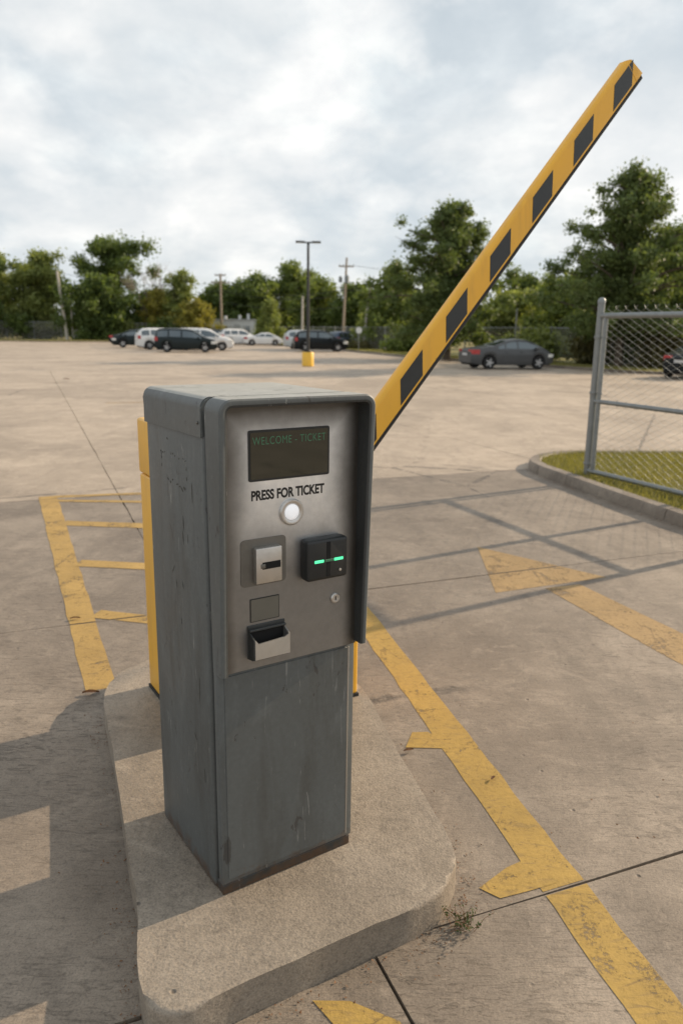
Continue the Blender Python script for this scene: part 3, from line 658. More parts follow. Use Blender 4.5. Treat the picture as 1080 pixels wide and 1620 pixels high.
# boom: local frame along the arm
ea = math.atan2(1.530, 1.338); pu, pz = 0.42, 0.855
ML = Matrix.Translation((pu, -0.10, pz)) @ Matrix.Rotation(-ea, 4, 'Y')      # x along boom, z across, y depth
L_arm = 2.635; hb = 0.053; th = 0.026
def armprof(z0, z1, t_, r, n=4):
    p = [(-t_, z0), (t_, z0)]
    for i in range(n + 1): a = R(90 * i / n); p.append((t_ - r + r * math.cos(a), z1 - r + r * math.sin(a)))
    for i in range(n + 1): a = R(90 + 90 * i / n); p.append((-t_ + r + r * math.cos(a), z1 - r + r * math.sin(a)))
    return p
b = BM(); pr = armprof(-hb, hb, th, 0.017); cut = []
A = [b.verts.new((0, y, z)) for y, z in pr]
Bv = [b.verts.new((L_arm - 0.075 + 0.02 * 0, y, z)) for y, z in pr]
Cv = [b.verts.new((L_arm - 0.012 - 0.048 * max(0, (z + 0.0) / hb) ** 2, y * 0.96, min(z, hb * 0.985))) for y, z in pr]
n = len(pr)
for P_, Q_ in ((A, Bv), (Bv, Cv)):
    for i in range(n): b.faces.new((P_[i], P_[(i + 1) % n], Q_[(i + 1) % n], Q_[i]))
b.faces.new(A); b.faces.new(Cv[::-1]); b.transform(ML); boom = obj('boom', b, M['arm_yellow'], bar, True)
b = BM(); box(b, 0.02, L_arm - 0.02, -0.0245, 0.0245, -hb - 0.019, -hb - 0.0005, 0.004, 2, ML); obj('rubber_edge', b, M['rubber'], boom)
b = BM(); box(b, L_arm - 0.066, L_arm - 0.060, -0.0272, 0.0272, -hb - 0.0012, hb - 0.020, 0.001, 1, ML); obj('end_cap_seam', b, M['cab_yellow'], boom)
for k in range(8):
    s = 2.51 - 0.338 * k; b = BM(); v = [(s - 0.032, 0.029), (s + 0.162 - 0.032, 0.029), (s + 0.162 - 0.108, -0.045), (s - 0.108, -0.045)]
    v = [(x - 0.03, z) for x, z in v]
    A = [b.verts.new((x, -th - 0.0012, z)) for x, z in v]; Bv = [b.verts.new((x, -th + 0.001, z)) for x, z in v]
    b.faces.new(A)
    for i in range(4): b.faces.new((A[i], Bv[i], Bv[(i + 1) % 4], A[(i + 1) % 4]))
    b.transform(ML); obj('black_stripe', b, M['arm_black'], boom)
b = BM(); lathe(b, [(0.075, 0.0), (0.075, -0.125), (0.06, -0.14)], 'y', 28, (pu, 0, pz)); obj('pivot_hub', b, M['rubber'], bar, True)
b = BM(); box(b, -0.09, 0.12, -0.032, 0.032, -hb - 0.014, hb + 0.006, 0.004, 1, ML); obj('boom_clamp', b, M['rubber'], bar)

# ------------------------------------------------------------------ chain-link fence on the grass island
FD = Vector((0.403, -0.915)); FA = math.atan2(FD.y, FD.x)
fence = thing('chain_link_fence', 'galvanised chain link fence panel ending in a tall post on the kerbed grass', 'fence', (2.95, 9.14, 0.09), FA)
def ftube(name, pts, r, n=12, m='galv'):
    bm = BM(); tube(bm, pts, r, n); return obj(name, bm, M[m], fence, True)
def post(x, h, r):
    bm = BM(); lathe(bm, [(r, 0.0), (r, h - 0.05), (r * 1.12, h - 0.05), (r * 1.12, h - 0.02), (r * 0.9, h), (r * 0.4, h + 0.012)], 'z', 16, (x, 0, 0)); return obj('post', bm, M['galv'], fence, True)
post(0, 2.05, 0.040); FL = 2.72
for x_ in (1.66, FL): post(x_, 2.02, 0.040)
ftube('frame_upright', [(0.095, 0, 0.05), (0.095, 0, 1.86)], 0.026)
ftube('top_rail', [(0.03, 0, 1.86), (FL, 0, 1.86)], 0.033); ftube('middle_rail', [(0.03, 0, 0.885), (FL, 0, 0.885)], 0.027); ftube('bottom_rail', [(0.03, 0, 0.055), (FL, 0, 0.055)], 0.029)
for z_ in (0.98, 1.62, 0.14):
    bm = BM(); lathe(bm, [(0.049, z_ - 0.014), (0.052, z_), (0.049, z_ + 0.014)], 'z', 14); box(bm, -0.06, 0.135, -0.012, 0.012, z_ - 0.008, z_ + 0.008, 0.002, 1); obj('clamp', bm, M['galv'], fence, True)
aw = 0.036; meshes = []
for sgn in (1, -1):
    bm = BM(); pts = []; k = 0; z_ = 0.06
    while z_ < 1.955:
        pts.append(((aw if k % 2 else -aw) * sgn, 0.0025 * (1 if k % 2 else -1), z_)); z_ += aw; k += 1
    pts.append((pts[-1][0] * 0.3, 0, z_))
    tube(bm, pts, 0.0022, 4, False); me = bpy.data.meshes.new('wire'); bm.to_mesh(me); bm.free(); me.materials.append(M['wire']); meshes.append(me)
nw = int((FL - 0.16) / (2 * aw))
for i in range(nw):
    o = share('wire', meshes[i % 2], fence); o.location = (0.15 + 2 * aw * i, -0.004, 0)

# ------------------------------------------------------------------ vegetation makers
def leaf_cloud(name, lobes, n, size, seed, mat, parent=None, hollow=0.55, aspect=0.6, droop=0.0):
    rng = np.random.default_rng(seed)
    lob = np.array(lobes, float)                                    # x,y,z,rx,ry,rz
    vol = (lob[:, 3] * lob[:, 4] * lob[:, 5]) ** 0.72; pick = rng.choice(len(lob), n, p=vol / vol.sum())
    d = rng.normal(size=(n, 3)); d /= np.linalg.norm(d, axis=1)[:, None]
    r = np.clip(np.abs(rng.normal(size=n)) * 0.34 + 0.32 * rng.random(n) + 0.10, 0, 1.7)
    c = lob[pick, :3] + d * r[:, None] * lob[pick, 3:]
    # gather the leaves into sprays
    ns = max(8, n // 14); si = rng.integers(0, ns, n); cen = c[rng.choice(n, ns)]; sid = si
    near = rng.random(n) < 0.62; c[near] = cen[sid[near]] + rng.normal(size=(near.sum(), 3)) * size * 1.9
    nrm = d * 1.0 + rng.normal(size=(n, 3)) * 0.5 + np.array([0, 0, 0.45]); nrm /= np.linalg.norm(nrm, axis=1)[:, None]
    a = np.cross(nrm, rng.normal(size=(n, 3))); a /= np.linalg.norm(a, axis=1)[:, None]; a[:, 2] -= droop; b_ = np.cross(nrm, a)
    s = size * (0.6 + 0.8 * rng.random(n))[:, None]
    q = np.stack([c - a * s, c + b_ * s * aspect - a * s * .1, c + a * s, c - b_ * s * aspect - a * s * .1], 1).reshape(-1, 3)
    me = bpy.data.meshes.new(name); me.vertices.add(4 * n); me.vertices.foreach_set('co', q.astype(np.float32).ravel())
    me.loops.add(4 * n); me.loops.foreach_set('vertex_index', np.arange(4 * n, dtype=np.int32))
    me.polygons.add(n); me.polygons.foreach_set('loop_start', np.arange(0, 4 * n, 4, dtype=np.int32))
    me.update(); me.materials.append(mat)
    return link(bpy.data.objects.new(name, me), parent)
def trunk(parent, base_r, top, lobes, mat, seed=0, every=1):
    rg_ = random.Random(seed); bm = BM(); h = top
    pts = [(0, 0, -0.1)] + [(rg_.uniform(-.06, .06) * h * .15, rg_.uniform(-.06, .06) * h * .15, h * k / 5) for k in range(1, 6)]
    tube(bm, pts, [base_r * (1.25 if k == 0 else 1 - 0.16 * k) for k in range(6)], 9)
    for i, lb in enumerate(lobes):
        if i % every: continue
        k = min(5, max(1, int(5 * (lb[2] - lb[5] * .8) / h))); s = Vector(pts[k]); e = Vector(lb[:3])
        mid = s.lerp(e, 0.5) + Vector((rg_.uniform(-.1, .1), rg_.uniform(-.1, .1), 0.08)) * (e - s).length
        tube(bm, [s, mid, e, e + (e - mid) * 0.55], [base_r * .42, base_r * .26, base_r * .12, base_r * .03], 5)
    return obj('trunk', bm, mat, parent, True)
def tree(name, label, x, y, h, w, leaf='f_mid', n=7000, size=0.22, seed=1, shape='round', bark='bark', low=0.12, nl=16, group='trees around the parking lot', tr=None, z=-0.06, hollow=0.5, aspect=0.6, fine=False):
    rg_ = random.Random(seed); root = thing(name, label, 'tree', (x, y, z), 0.0, group); lobes = []
    for i in range(nl):
        u = (i + rg_.random()) / nl
        zc = h * (low + (0.95 - low) * u)
        if shape == 'round': env = math.sqrt(max(0.05, 1 - (2 * u - 0.80) ** 2 * 0.70))
        elif shape == 'cone': env = max(0.10, (1.0 - u) ** 0.75 + 0.06)
        elif shape == 'oak': env = max(0.16, min(1.0, 1.28 * (1.0 - u) ** 0.62) * (0.75 + 0.5 * rg_.random()))
        elif shape == 'oval': env = math.sqrt(max(0.08, 1 - (1.75 * u - 0.7) ** 2 * 0.85))
        else: env = 0.50 + 0.65 * rg_.random()
        a = i * 2.399 + rg_.uniform(-.5, .5); reach = w / 2 * min(env, 1.02) * rg_.uniform(0.72, 1.05); up = rg_.uniform(-0.10, 0.32)
        nk = 5 if fine else 3
        for k in range(nk):
            f = (k + 0.6) / nk; ls = w * (0.056 if fine else 0.105) * rg_.uniform(0.7, 1.25) * (1.15 - 0.45 * f) * (0.6 + 0.5 * env)
            q = (rg_.uniform(-.06, .06) * w, rg_.uniform(-.06, .06) * w)
            lobes.append((math.cos(a) * reach * f + q[0], math.sin(a) * reach * f + q[1], zc + up * reach * f + rg_.uniform(-.03, .03) * h, ls * 1.3, ls * 1.3, ls * 0.95))
    leaf_cloud('crown', lobes, n, size, seed, M[leaf], root, hollow, aspect)
    trunk(root, tr or max(0.09, h * 0.022), h * 0.86, lobes, M[bark], seed, 2)
    return root
def shrub(label, x, y, h, w, leaf, n, size, seed, d=None, group='shrubs along the far fence'):
    rg_ = random.Random(seed); root = thing('shrub', label, 'shrub', (x, y, -0.06), 0, group); d = d or w * .7; lobes = []
    for i in range(9):
        lobes.append((rg_.uniform(-.36, .36) * w, rg_.uniform(-.36, .36) * d, h * rg_.uniform(.22, .72), w * rg_.uniform(.15, .25), d * rg_.uniform(.18, .3), h * rg_.uniform(.2, .3)))
    leaf_cloud('foliage', lobes, n, size, seed, M[leaf], root)
    bm = BM()
    for i in range(5):
        l = lobes[i]; tube(bm, [(l[0] * .3, l[1] * .3, -0.05), (l[0] * .7, l[1] * .7, l[2] * .5), (l[0], l[1], l[2])], [.05, .035, .012], 5)
    obj('stem', bm, M['bark'], root); return root

# two nearer shade trees on the right
tree('shade_tree', 'large spreading dark green tree at the right edge behind the chain link fence', 14.4, 41.0, 10.0, 9.4, 'f_oak', 84000, 0.08, 21, 'oak', 'bark', 0.16, 58, None, 0.2, fine=True)
tree('shade_tree', 'tall dark green tree crossed by the yellow boom, left of the grey sedan', 6.5, 49.5, 9.7, 9.4, 'f_oak', 80000, 0.085, 22, 'oak', 'bark', 0.12, 46, None, 0.2, fine=True)
TR = [  # label, x, y, h, w, leaf, n, size, seed, shape, low
 ('soft pale green bushy tree at the left edge of the photo', -43.5, 97, 10.7, 9.5, 'f_light', 9000, .30, 31, 'round', .05),
 ('rounded pale green tree left of the leaning wooden pole', -36.8, 96, 10.6, 8.8, 'f_light', 10000, .29, 32, 'round', .04),
 ('tallest dark green tree with lumpy separate clumps behind the leaning wooden pole', -28.6, 97, 12.1, 9.8, 'f_dark', 9500, .29, 33, 'clump', .05),
 ('lower dark green tree filling the gap right of the lumpy tall tree', -23.0, 97.5, 6.0, 6.6, 'f_dark', 7500, .27, 34, 'round', .03),
 ('slim yellow green tree right of the bare tree', -19.4, 94, 8.1, 4.3, 'f_light', 5000, .24, 35, 'oval', .06),
 ('small golden tree behind the dark minivan', -16.9, 92, 4.6, 4.8, 'f_yellow', 4200, .22, 36, 'round', .03),
 ('yellow green leaning shrub tree low in front of the bare tree', -21.8, 93, 6.0, 3.8, 'f_yellow', 2600, .22, 37, 'oval', .05),
 ('dark rounded tree right of the small golden tree', -18.5, 122, 8.4, 9.0, 'f_dark', 6000, .32, 38, 'round', .02),
 ('broad dark green tree behind the two white cars', -13.3, 124, 9.9, 11.0, 'f_mid', 7500, .33, 39, 'round', .02),
 ('tall airy green tree left of the parking lot lamp', -8.0, 126, 12.0, 10.0, 'f_mid', 6500, .32, 40, 'round', .10),
 ('green tree directly behind the parking lot lamp', -3.6, 116, 9.0, 8.5, 'f_mid', 6500, .30, 41, 'round', .02),
 ('dark tree behind the utility pole with the transformer', 1.6, 114, 8.0, 9.0, 'f_dark', 6500, .30, 42, 'round', .02),
 ('small pointed pale green tree behind the white sedan', -8.9, 95, 5.3, 3.4, 'f_light', 4500, .20, 43, 'cone', .05),
 ('dark green tree right of the thin leaning pole', 6.2, 104, 7.4, 8.5, 'f_mid', 6500, .30, 44, 'round', .02),
 ('mid green tree left of the tall tree crossed by the boom', 4.3, 74, 7.4, 6.2, 'f_mid', 7000, .24, 45, 'round', .05),
 ('bright yellow green tree behind the grey sedan', 13.4, 62, 4.9, 5.6, 'f_light', 7000, .21, 46, 'round', .04),
 ('round dark tree far behind the grey sedan', 19.4, 86, 7.9, 6.6, 'f_dark', 6000, .26, 47, 'round', .04),
 ('mid green tree between the grey sedan and the large right tree', 16.4, 58, 6.0, 5.0, 'f_mid', 6500, .21, 48, 'round', .04),
 ('green tree partly hidden behind the large right tree', 20.5, 50, 7.8, 7.0, 'f_mid', 7000, .22, 49, 'round', .04),
 ('dark low tree below the large right tree behind the chain link fence', 17.6, 43.5, 4.6, 6.8, 'f_dark', 8000, .18, 50, 'round', .02),
 ('dark green tree at the far left behind the pale trees', -50.0, 104, 12.0, 10.0, 'f_dark', 6000, .32, 51, 'round', .04),
 ('dark tree behind the dark saloon at left', -32.0, 103, 8.2, 9.0, 'f_dark', 6500, .30, 52, 'round', .02),
]
for lb, x, y, h, w, lf, n_, sz, sd_, shp, low in TR:
    if 90 < y < 99 and x < -10: x, y, h, w = x * 1.14, y * 1.14, h * 1.13, w * 1.14
    w *= 1.22
    tree('broadleaf_tree', lb, x, y, h, w, lf, int(n_ * 3.2), sz * 0.66, sd_, shp, 'bark', low, 24)
# bare tree
root = thing('bare_tree', 'bare leafless tree with fine grey twigs left of the slim yellow green tree', 'tree', (-25.9, 107, -0.06), 0, 'trees around the parking lot')
bm = BM(); rg = random.Random(8); tw = BM()
def limb(b_, p, d, l, r, dep):
    e = p + d * l; m_ = p.lerp(e, .5) + Vector((rg.uniform(-.1, .1), rg.uniform(-.1, .1), 0)) * l
    tube(b_ if dep > 1 else tw, [p, m_, e], [r, r * .8, r * .6], 5 if dep > 2 else 3)
    if dep:
        for k in range(3 if dep > 1 else 4):
            nd = (d + Vector((rg.uniform(-.75, .75), rg.uniform(-.75, .75), rg.uniform(-.1, .6)))).normalized(); limb(b_, p.lerp(e, rg.uniform(.55, 1)), nd, l * rg.uniform(.55, .8), r * .55, dep - 1)
for ox in (-1.0, 0.2, 1.5): limb(bm, Vector((ox, rg.uniform(-.5, .5), 0)), Vector((rg.uniform(-.1, .12), 0, 1)).normalized(), 4.2, .12, 4)
obj('trunk', bm, M['bark_pale'], root); tag(obj('twigs', tw, M['bark_pale'], root), kind='stuff')
# shrubs
shrub('rounded green vine mound over the fence behind the grey sedan bonnet', 11.4, 46.5, 2.5, 3.6, 'f_light', 6500, .12, 61)
shrub('olive dry shrub on the fence right of the grey sedan', 14.0, 43.5, 2.1, 3.0, 'f_olive', 5000, .12, 62)
shrub('olive brown hedge behind the chain link fence left of the dark car', 17.0, 40.5, 2.0, 4.0, 'f_olive', 6000, .12, 63)
shrub('brownish hedge at right behind the dark car', 21.5, 39.5, 2.2, 5.0, 'f_olive', 6000, .12, 64)
shrub('bright green bush right of the thin leaning pole', 3.2, 77, 3.8, 4.6, 'f_light', 5000, .2, 65)
shrub('low green bush below the tall tree crossed by the boom', 5.2, 64, 1.9, 4.0, 'f_mid', 3500, .16, 66)
shrub('dark green bush behind the leaning wooden pole', -33.8, 103.5, 3.2, 5.2, 'f_mid', 4000, .22, 67)
shrub('pale green bush right of the small utility cabinet', -29.6, 104.5, 3.0, 3.6, 'f_light', 3000, .2, 68)
shrub('dark bush behind the dark green saloon', -23.5, 104, 3.0, 7.0, 'f_dark', 4000, .22, 69)
shrub('dark bush at the far left behind the fence', -45, 105, 3.4, 9.0, 'f_dark', 4500, .24, 70)
shrub('weedy dry bush in the field behind the dark SUV', 2.2, 73, 1.0, 4.5, 'f_olive', 2500, .12, 71)
# far wood
rg = random.Random(12); lobes = []
for i in range(190):
    x = -150 + 300 * i / 189; lobes.append((x + rg.uniform(-1, 1), 150 + rg.uniform(-6, 6), rg.uniform(1.2, 5.6), 2.4, 2.0, rg.uniform(1.6, 2.6)))
    lobes.append((x, 151, 1.4, 2.2, 1.5, 1.6))
tag(leaf_cloud('far_wood', lobes, 42000, 0.5, 90, M['f_far'], None, 0.3), 'continuous dark belt of woodland along the horizon', 'woodland', kind='stuff')

# grass blades on the kerbed island and tufts along the far verge
def blades(name, pts, hmin, hmax, w, seed, mat, label, cat='grass'):
    rng = np.random.default_rng(seed); p = np.array(pts); n = len(p); a = rng.random(n) * 2 * np.pi
    h = hmin + (hmax - hmin) * rng.random(n) ** 1.6; lean = rng.normal(size=(n, 2)) * 0.45 * h[:, None]
    t_ = np.stack([np.cos(a), np.sin(a), np.zeros(n)], 1) * (w * (0.6 + rng.random(n)))[:, None]
    tip = p + np.stack([lean[:, 0], lean[:, 1], h], 1); q = np.stack([p - t_, p + t_, tip], 1).reshape(-1, 3)
    me = bpy.data.meshes.new(name); me.vertices.add(3 * n); me.vertices.foreach_set('co', q.astype(np.float32).ravel())
    me.loops.add(3 * n); me.loops.foreach_set('vertex_index', np.arange(3 * n, dtype=np.int32)); me.polygons.add(n)
    me.polygons.foreach_set('loop_start', np.arange(0, 3 * n, 3, dtype=np.int32)); me.update(); me.materials.append(mat)
    return tag(link(bpy.data.objects.new(name, me)), label, cat, None, 'stuff')
def inside(poly, x, y):
    c = False; j = len(poly) - 1
    for i in range(len(poly)):
        if (poly[i][1] > y) != (poly[j][1] > y) and x < (poly[j][0] - poly[i][0]) * (y - poly[i][1]) / (poly[j][1] - poly[i][1]) + poly[i][0]: c = not c
        j = i
    return c
rg = random.Random(14); gp = offset(KL, 0.13) + [(9.5, 3)]; pts = []
while len(pts) < 70000:
    x, y = rg.uniform(2.4, 8.0), rg.uniform(4.2, 11.4)
    if inside(gp, x, y) and (rg.random() < 1.25 - 0.13 * (x - 2.4)): pts.append((x, y, 0.084))
blades('mown_grass', pts, 0.02, 0.10, 0.0035, 15, M['blade'], 'short sunlit grass on the kerbed island under the chain link fence')
pts = []
V1, V2 = OUT1, offset(EDGE, 3.2); at1, T1 = resample(V1, None); at2, T2 = resample(V2, None)
for i in range(30000):
    u = rg.random(); a, c_ = at1(u * T1), at2(u * T2); k = rg.random(); pts.append((a[0] + (c_[0] - a[0]) * k, a[1] + (c_[1] - a[1]) * k, 0.09))
blades('verge_tufts', pts, 0.04, 0.12, 0.02, 16, M['blade'], 'rough grass tufts along the far edge of the parking lot')

# ------------------------------------------------------------------ far fence
FP = [(-80, 103), (-62, 103.5), (-44, 104), (-27, 104.5), (-16, 104), (-8, 100), (-1.5, 84), (4, 68), (8.3, 57), (12.2, 46), (15.5, 41.2), (22, 39), (44, 38.4)]
def far_fence(label, pts, h):
    root = thing('perimeter_fence', label, 'fence', (pts[0][0], pts[0][1], -0.06), 0, None); at_, T = resample(pts, None); o = Vector((pts[0][0], pts[0][1]))
    bm = BM(); uv = bm.loops.layers.uv.new('UVMap'); s = 0.0
    for a, c_ in zip(pts[:-1], pts[1:]):
        l = math.dist(a, c_); f = bm.faces.new([bm.verts.new((p[0] - o.x, p[1] - o.y, z)) for p, z in ((a, 0.05), (c_, 0.05), (c_, h), (a, h))])
        for lp, q in zip(f.loops, ((s, 0), (s + l, 0), (s + l, h), (s, h))): lp[uv].uv = q
        s += l
    obj('mesh_panel', bm, M['mesh_far'], root)
    n = int(T / 3.4); pm = BM(); lathe(pm, [(0.045, 0), (0.045, h + 0.06), (0.02, h + 0.1)], 'z', 7); me = bpy.data.meshes.new('post'); pm.to_mesh(me); pm.free(); me.materials.append(M['galv'])
    for i in range(n + 1):
        p = at_(T * i / n); q = share('post', me, root); q.location = (p[0] - o.x, p[1] - o.y, 0)
    bm = BM()
    for a, c_ in zip(pts[:-1], pts[1:]): tube(bm, [(a[0] - o.x, a[1] - o.y, h), (c_[0] - o.x, c_[1] - o.y, h)], 0.03, 5)
    obj('top_rail', bm, M['galv'], root); return root
far_fence('long wire fence on thin posts in front of the left trees', FP[:5], 2.35)
far_fence('wire fence around the dry field and behind the grey sedan', FP[4:], 2.1)

# ------------------------------------------------------------------ poles, wires, lamp
def pole(name, label, cat, x, y, h, r0, r1, mat, lean=0.0, arms=(), trans=None, group='utility poles'):
    root = thing(name, label, cat, (x, y, -0.06), 0, group); bm = BM()
    tube(bm, [(0, 0, 0), (lean * .5, 0, h * .5), (lean, 0, h)], [r0, (r0 + r1) / 2, r1], 10); obj('shaft', bm, M[mat], root, True)
    for z_, w in arms:
        bm = BM(); xx = lean * z_ / h; box(bm, xx - w / 2, xx + w / 2, -0.16, -0.05, z_ - 0.07, z_ + 0.07); ar = obj('crossarm', bm, M['wood'], root)
        for k in (-.45, -.2, .2, .45):
            bm = BM(); lathe(bm, [(0.04, z_ + 0.07), (0.06, z_ + 0.13), (0.03, z_ + 0.22)], 'z', 8, (xx + k * w, -0.1, 0)); obj('insulator', bm, M['cable'], ar)
    if trans:
        bm = BM(); lathe(bm, [(0.05, trans - .5), (0.26, trans - .45), (0.26, trans + .3), (0.1, trans + .45)], 'z', 12, (0.38, 0, 0)); obj('transformer', bm, M['galv'], root, True)
        bm = BM(); lathe(bm, [(0.05, trans - .4), (0.2, trans - .35), (0.2, trans + .2), (0.1, trans + .3)], 'z', 12, (-0.32, 0, 0)); obj('transformer', bm, M['galv'], root, True)
    return root
pole('utility_pole', 'pale leaning wooden pole in front of the left trees', 'utility pole', -35.1, 100, 8.5, 0.22, 0.16, 'wood_pale', -0.75)
tp_ = pole('utility_pole', 'thin wooden pole with a small lamp just right of the leaning pole', 'utility pole', -34.8, 101.2, 6.9, 0.12, 0.09, 'wood_pale', 0.0)
bm = BM(); bmesh.ops.create_icosphere(bm, subdivisions=2, radius=0.28, matrix=Matrix.Translation((0.3, -.1, 6.5))); obj('globe_lamp', bm, M['p_white'], tp_, True)
pole('utility_pole', 'wooden utility pole with crossarms behind the white building', 'utility pole', -17.05, 110, 9.1, 0.2, 0.14, 'wood', 0.0, ((8.9, 1.5), (7.95, 2.6)))
pole('utility_pole', 'tall utility pole with crossarms and transformers right of the lamp', 'utility pole', -0.15, 90, 9.7, 0.16, 0.11, 'wood', 0.35, ((8.75, 1.7),), 7.4)
pole('utility_pole', 'thin leaning grey pole right of the transformer pole', 'utility pole', 1.85, 75, 6.1, 0.13, 0.10, 'wood_pale', 0.55)
pole('utility_pole', 'thin pale pole standing just left of the parking lot lamp', 'utility pole', -4.5, 85, 5.3, 0.14, 0.11, 'wood_pale', 0.05)
pole('utility_pole', 'short thin grey post above the fence behind the grey sedan', 'utility pole', 10.2, 47, 3.2, 0.05, 0.04, 'galv', 0.0)
def wire(label, a, b_, sag, r=0.022):
    bm = BM(); n = 14; a, b_ = Vector(a), Vector(b_)
    tube(bm, [a.lerp(b_, i / n) - Vector((0, 0, sag * 4 * (i / n) * (1 - i / n))) for i in range(n + 1)], r, 4)
    return tag(obj('overhead_wire', bm, M['cable']), label, 'wire', 'overhead wires')
wire('wire sloping from the top of the leaning pole to the crossarm pole', (-35.8, 100, 8.3), (-17.1, 110, 7.9), 0.9)
wire('lower wire from the leaning pole to the crossarm pole', (-35.6, 100, 6.4), (-17.1, 110, 6.9), 0.9)
wire('upper wire between the crossarm pole and the transformer pole', (-16.0, 110, 8.0), (0.0, 90, 6.3), 1.2)
wire('middle wire between the crossarm pole and the transformer pole', (-17.0, 110, 6.9), (0.0, 90, 5.6), 0.8)
wire('lowest wire between the crossarm pole and the transformer pole', (-17.0, 110, 5.4), (0.0, 90, 4.3), 0.6)
wire('wire from the transformer pole to the right behind the trees', (0.1, 90, 6.2), (34, 74, 7.0), 1.3)
wire('wire from the top of the transformer pole towards the large right tree', (0.9, 90, 8.8), (40, 80, 8.6), 1.4)
lamp = thing('parking_lot_lamp', 'dark double headed lamp post on a yellow concrete base in the lot', 'lamp post', (-1.76, 38.63, 0.0), R(4))
bm = BM(); lathe(bm, [(0.29, 0), (0.29, 0.64), (0.27, 0.67)], 'z', 28); obj('concrete_base', bm, M['base_yellow'], lamp, True)
bm = BM(); box(bm, -0.11, 0.11, -0.11, 0.11, 0.67, 0.72, 0.01, 1); obj('base_plate', bm, M['bronze'], lamp)
bm = BM(); tube(bm, [(0, 0, 0.7), (0, 0, 3.2), (0, 0, 5.78)], [0.085, 0.075, 0.06], 10); obj('shaft', bm, M['bronze'], lamp, True)
bm = BM(); tube(bm, [(-0.32, 0, 5.80), (0.32, 0, 5.80)], 0.035, 8); obj('bracket', bm, M['bronze'], lamp, True)
for s in (-1, 1):
    bm = BM(); box(bm, min(s * .17, s * .60), max(s * .17, s * .60), -0.14, 0.14, 5.78, 5.86, 0.02, 2); hd_ = obj('lamp_head', bm, M['bronze'], lamp)
    bm = BM(); box(bm, min(s * .24, s * .55), max(s * .24, s * .55), -0.10, 0.10, 5.772, 5.782); obj('lamp_lens', bm, M['head'], hd_)
# small round sign and box by the left poles
sg = thing('round_sign', 'small white round sign on a post in the dry field right of the dark SUV', 'sign', (1.25, 66, 0.0)); bm = BM(); tube(bm, [(0, 0, 0), (0, 0, 1.9)], 0.03, 6); obj('post', bm, M['galv'], sg)
bm = BM(); lathe(bm, [(0.26, -0.02), (0.26, 0.02)], 'y', 18, (0, -0.03, 1.75)); obj('sign_face', bm, M['p_white'], sg)
ub = thing('utility_cabinet', 'grey utility enclosure beside the foot of the leaning pole', 'cabinet', (-34.0, 102.3, 0.0)); bm = BM(); box(bm, -1.0, 1.0, -0.4, 0.4, 0, 1.75, 0.03, 1); obj('case', bm, M['cabinet_metal'], ub)
bm = BM(); box(bm, -1.05, 1.05, -0.45, 0.45, 1.75, 1.83); obj('lid', bm, M['cabinet_metal'], ub)
for s in (-0.48, 0.48): bm = BM(); box(bm, s - .44, s + .44, -0.42, -0.4, 0.12, 1.65); obj('door', bm, M['cabinet_metal'], ub)
# low white portable building behind the cars
pb = thing('portable_building', 'low white portable building behind the dark pickup at the far side', 'building', (-15.6, 112, -0.06))
for k in range(8): bm = BM(); box(bm, -3.0 + k * .752, -3.0 + k * .752 + .74, -1.3, 1.3, 0.3, 2.9); obj('wall_panel', bm, M['bldg'], pb)
bm = BM(); box(bm, -3.1, 3.1, -1.4, 1.4, 2.9, 3.12); obj('roof', bm, M['bldg_trim'], pb)
bm = BM(); box(bm, -2.9, 2.9, -1.2, 1.2, 0, 0.3); obj('skirt', bm, M['cable'], pb)
for xx, ww in ((-1.2, .9), (2.0, .8)): bm = BM(); box(bm, xx - ww / 2, xx + ww / 2, -1.33, -1.29, 1.3, 2.2); obj('window', bm, M['glass'], pb)
bm = BM(); box(bm, 0.2, 1.05, -1.34, -1.29, 0.35, 2.4); obj('door', bm, M['bldg_trim'], pb)
for xx, hh in ((0.9, .55), (2.1, .75), (-1.1, .45)): bm = BM(); box(bm, xx - .18, xx + .18, -.5, -.1, 3.12, 3.12 + hh); obj('vent', bm, M['bldg'], pb)

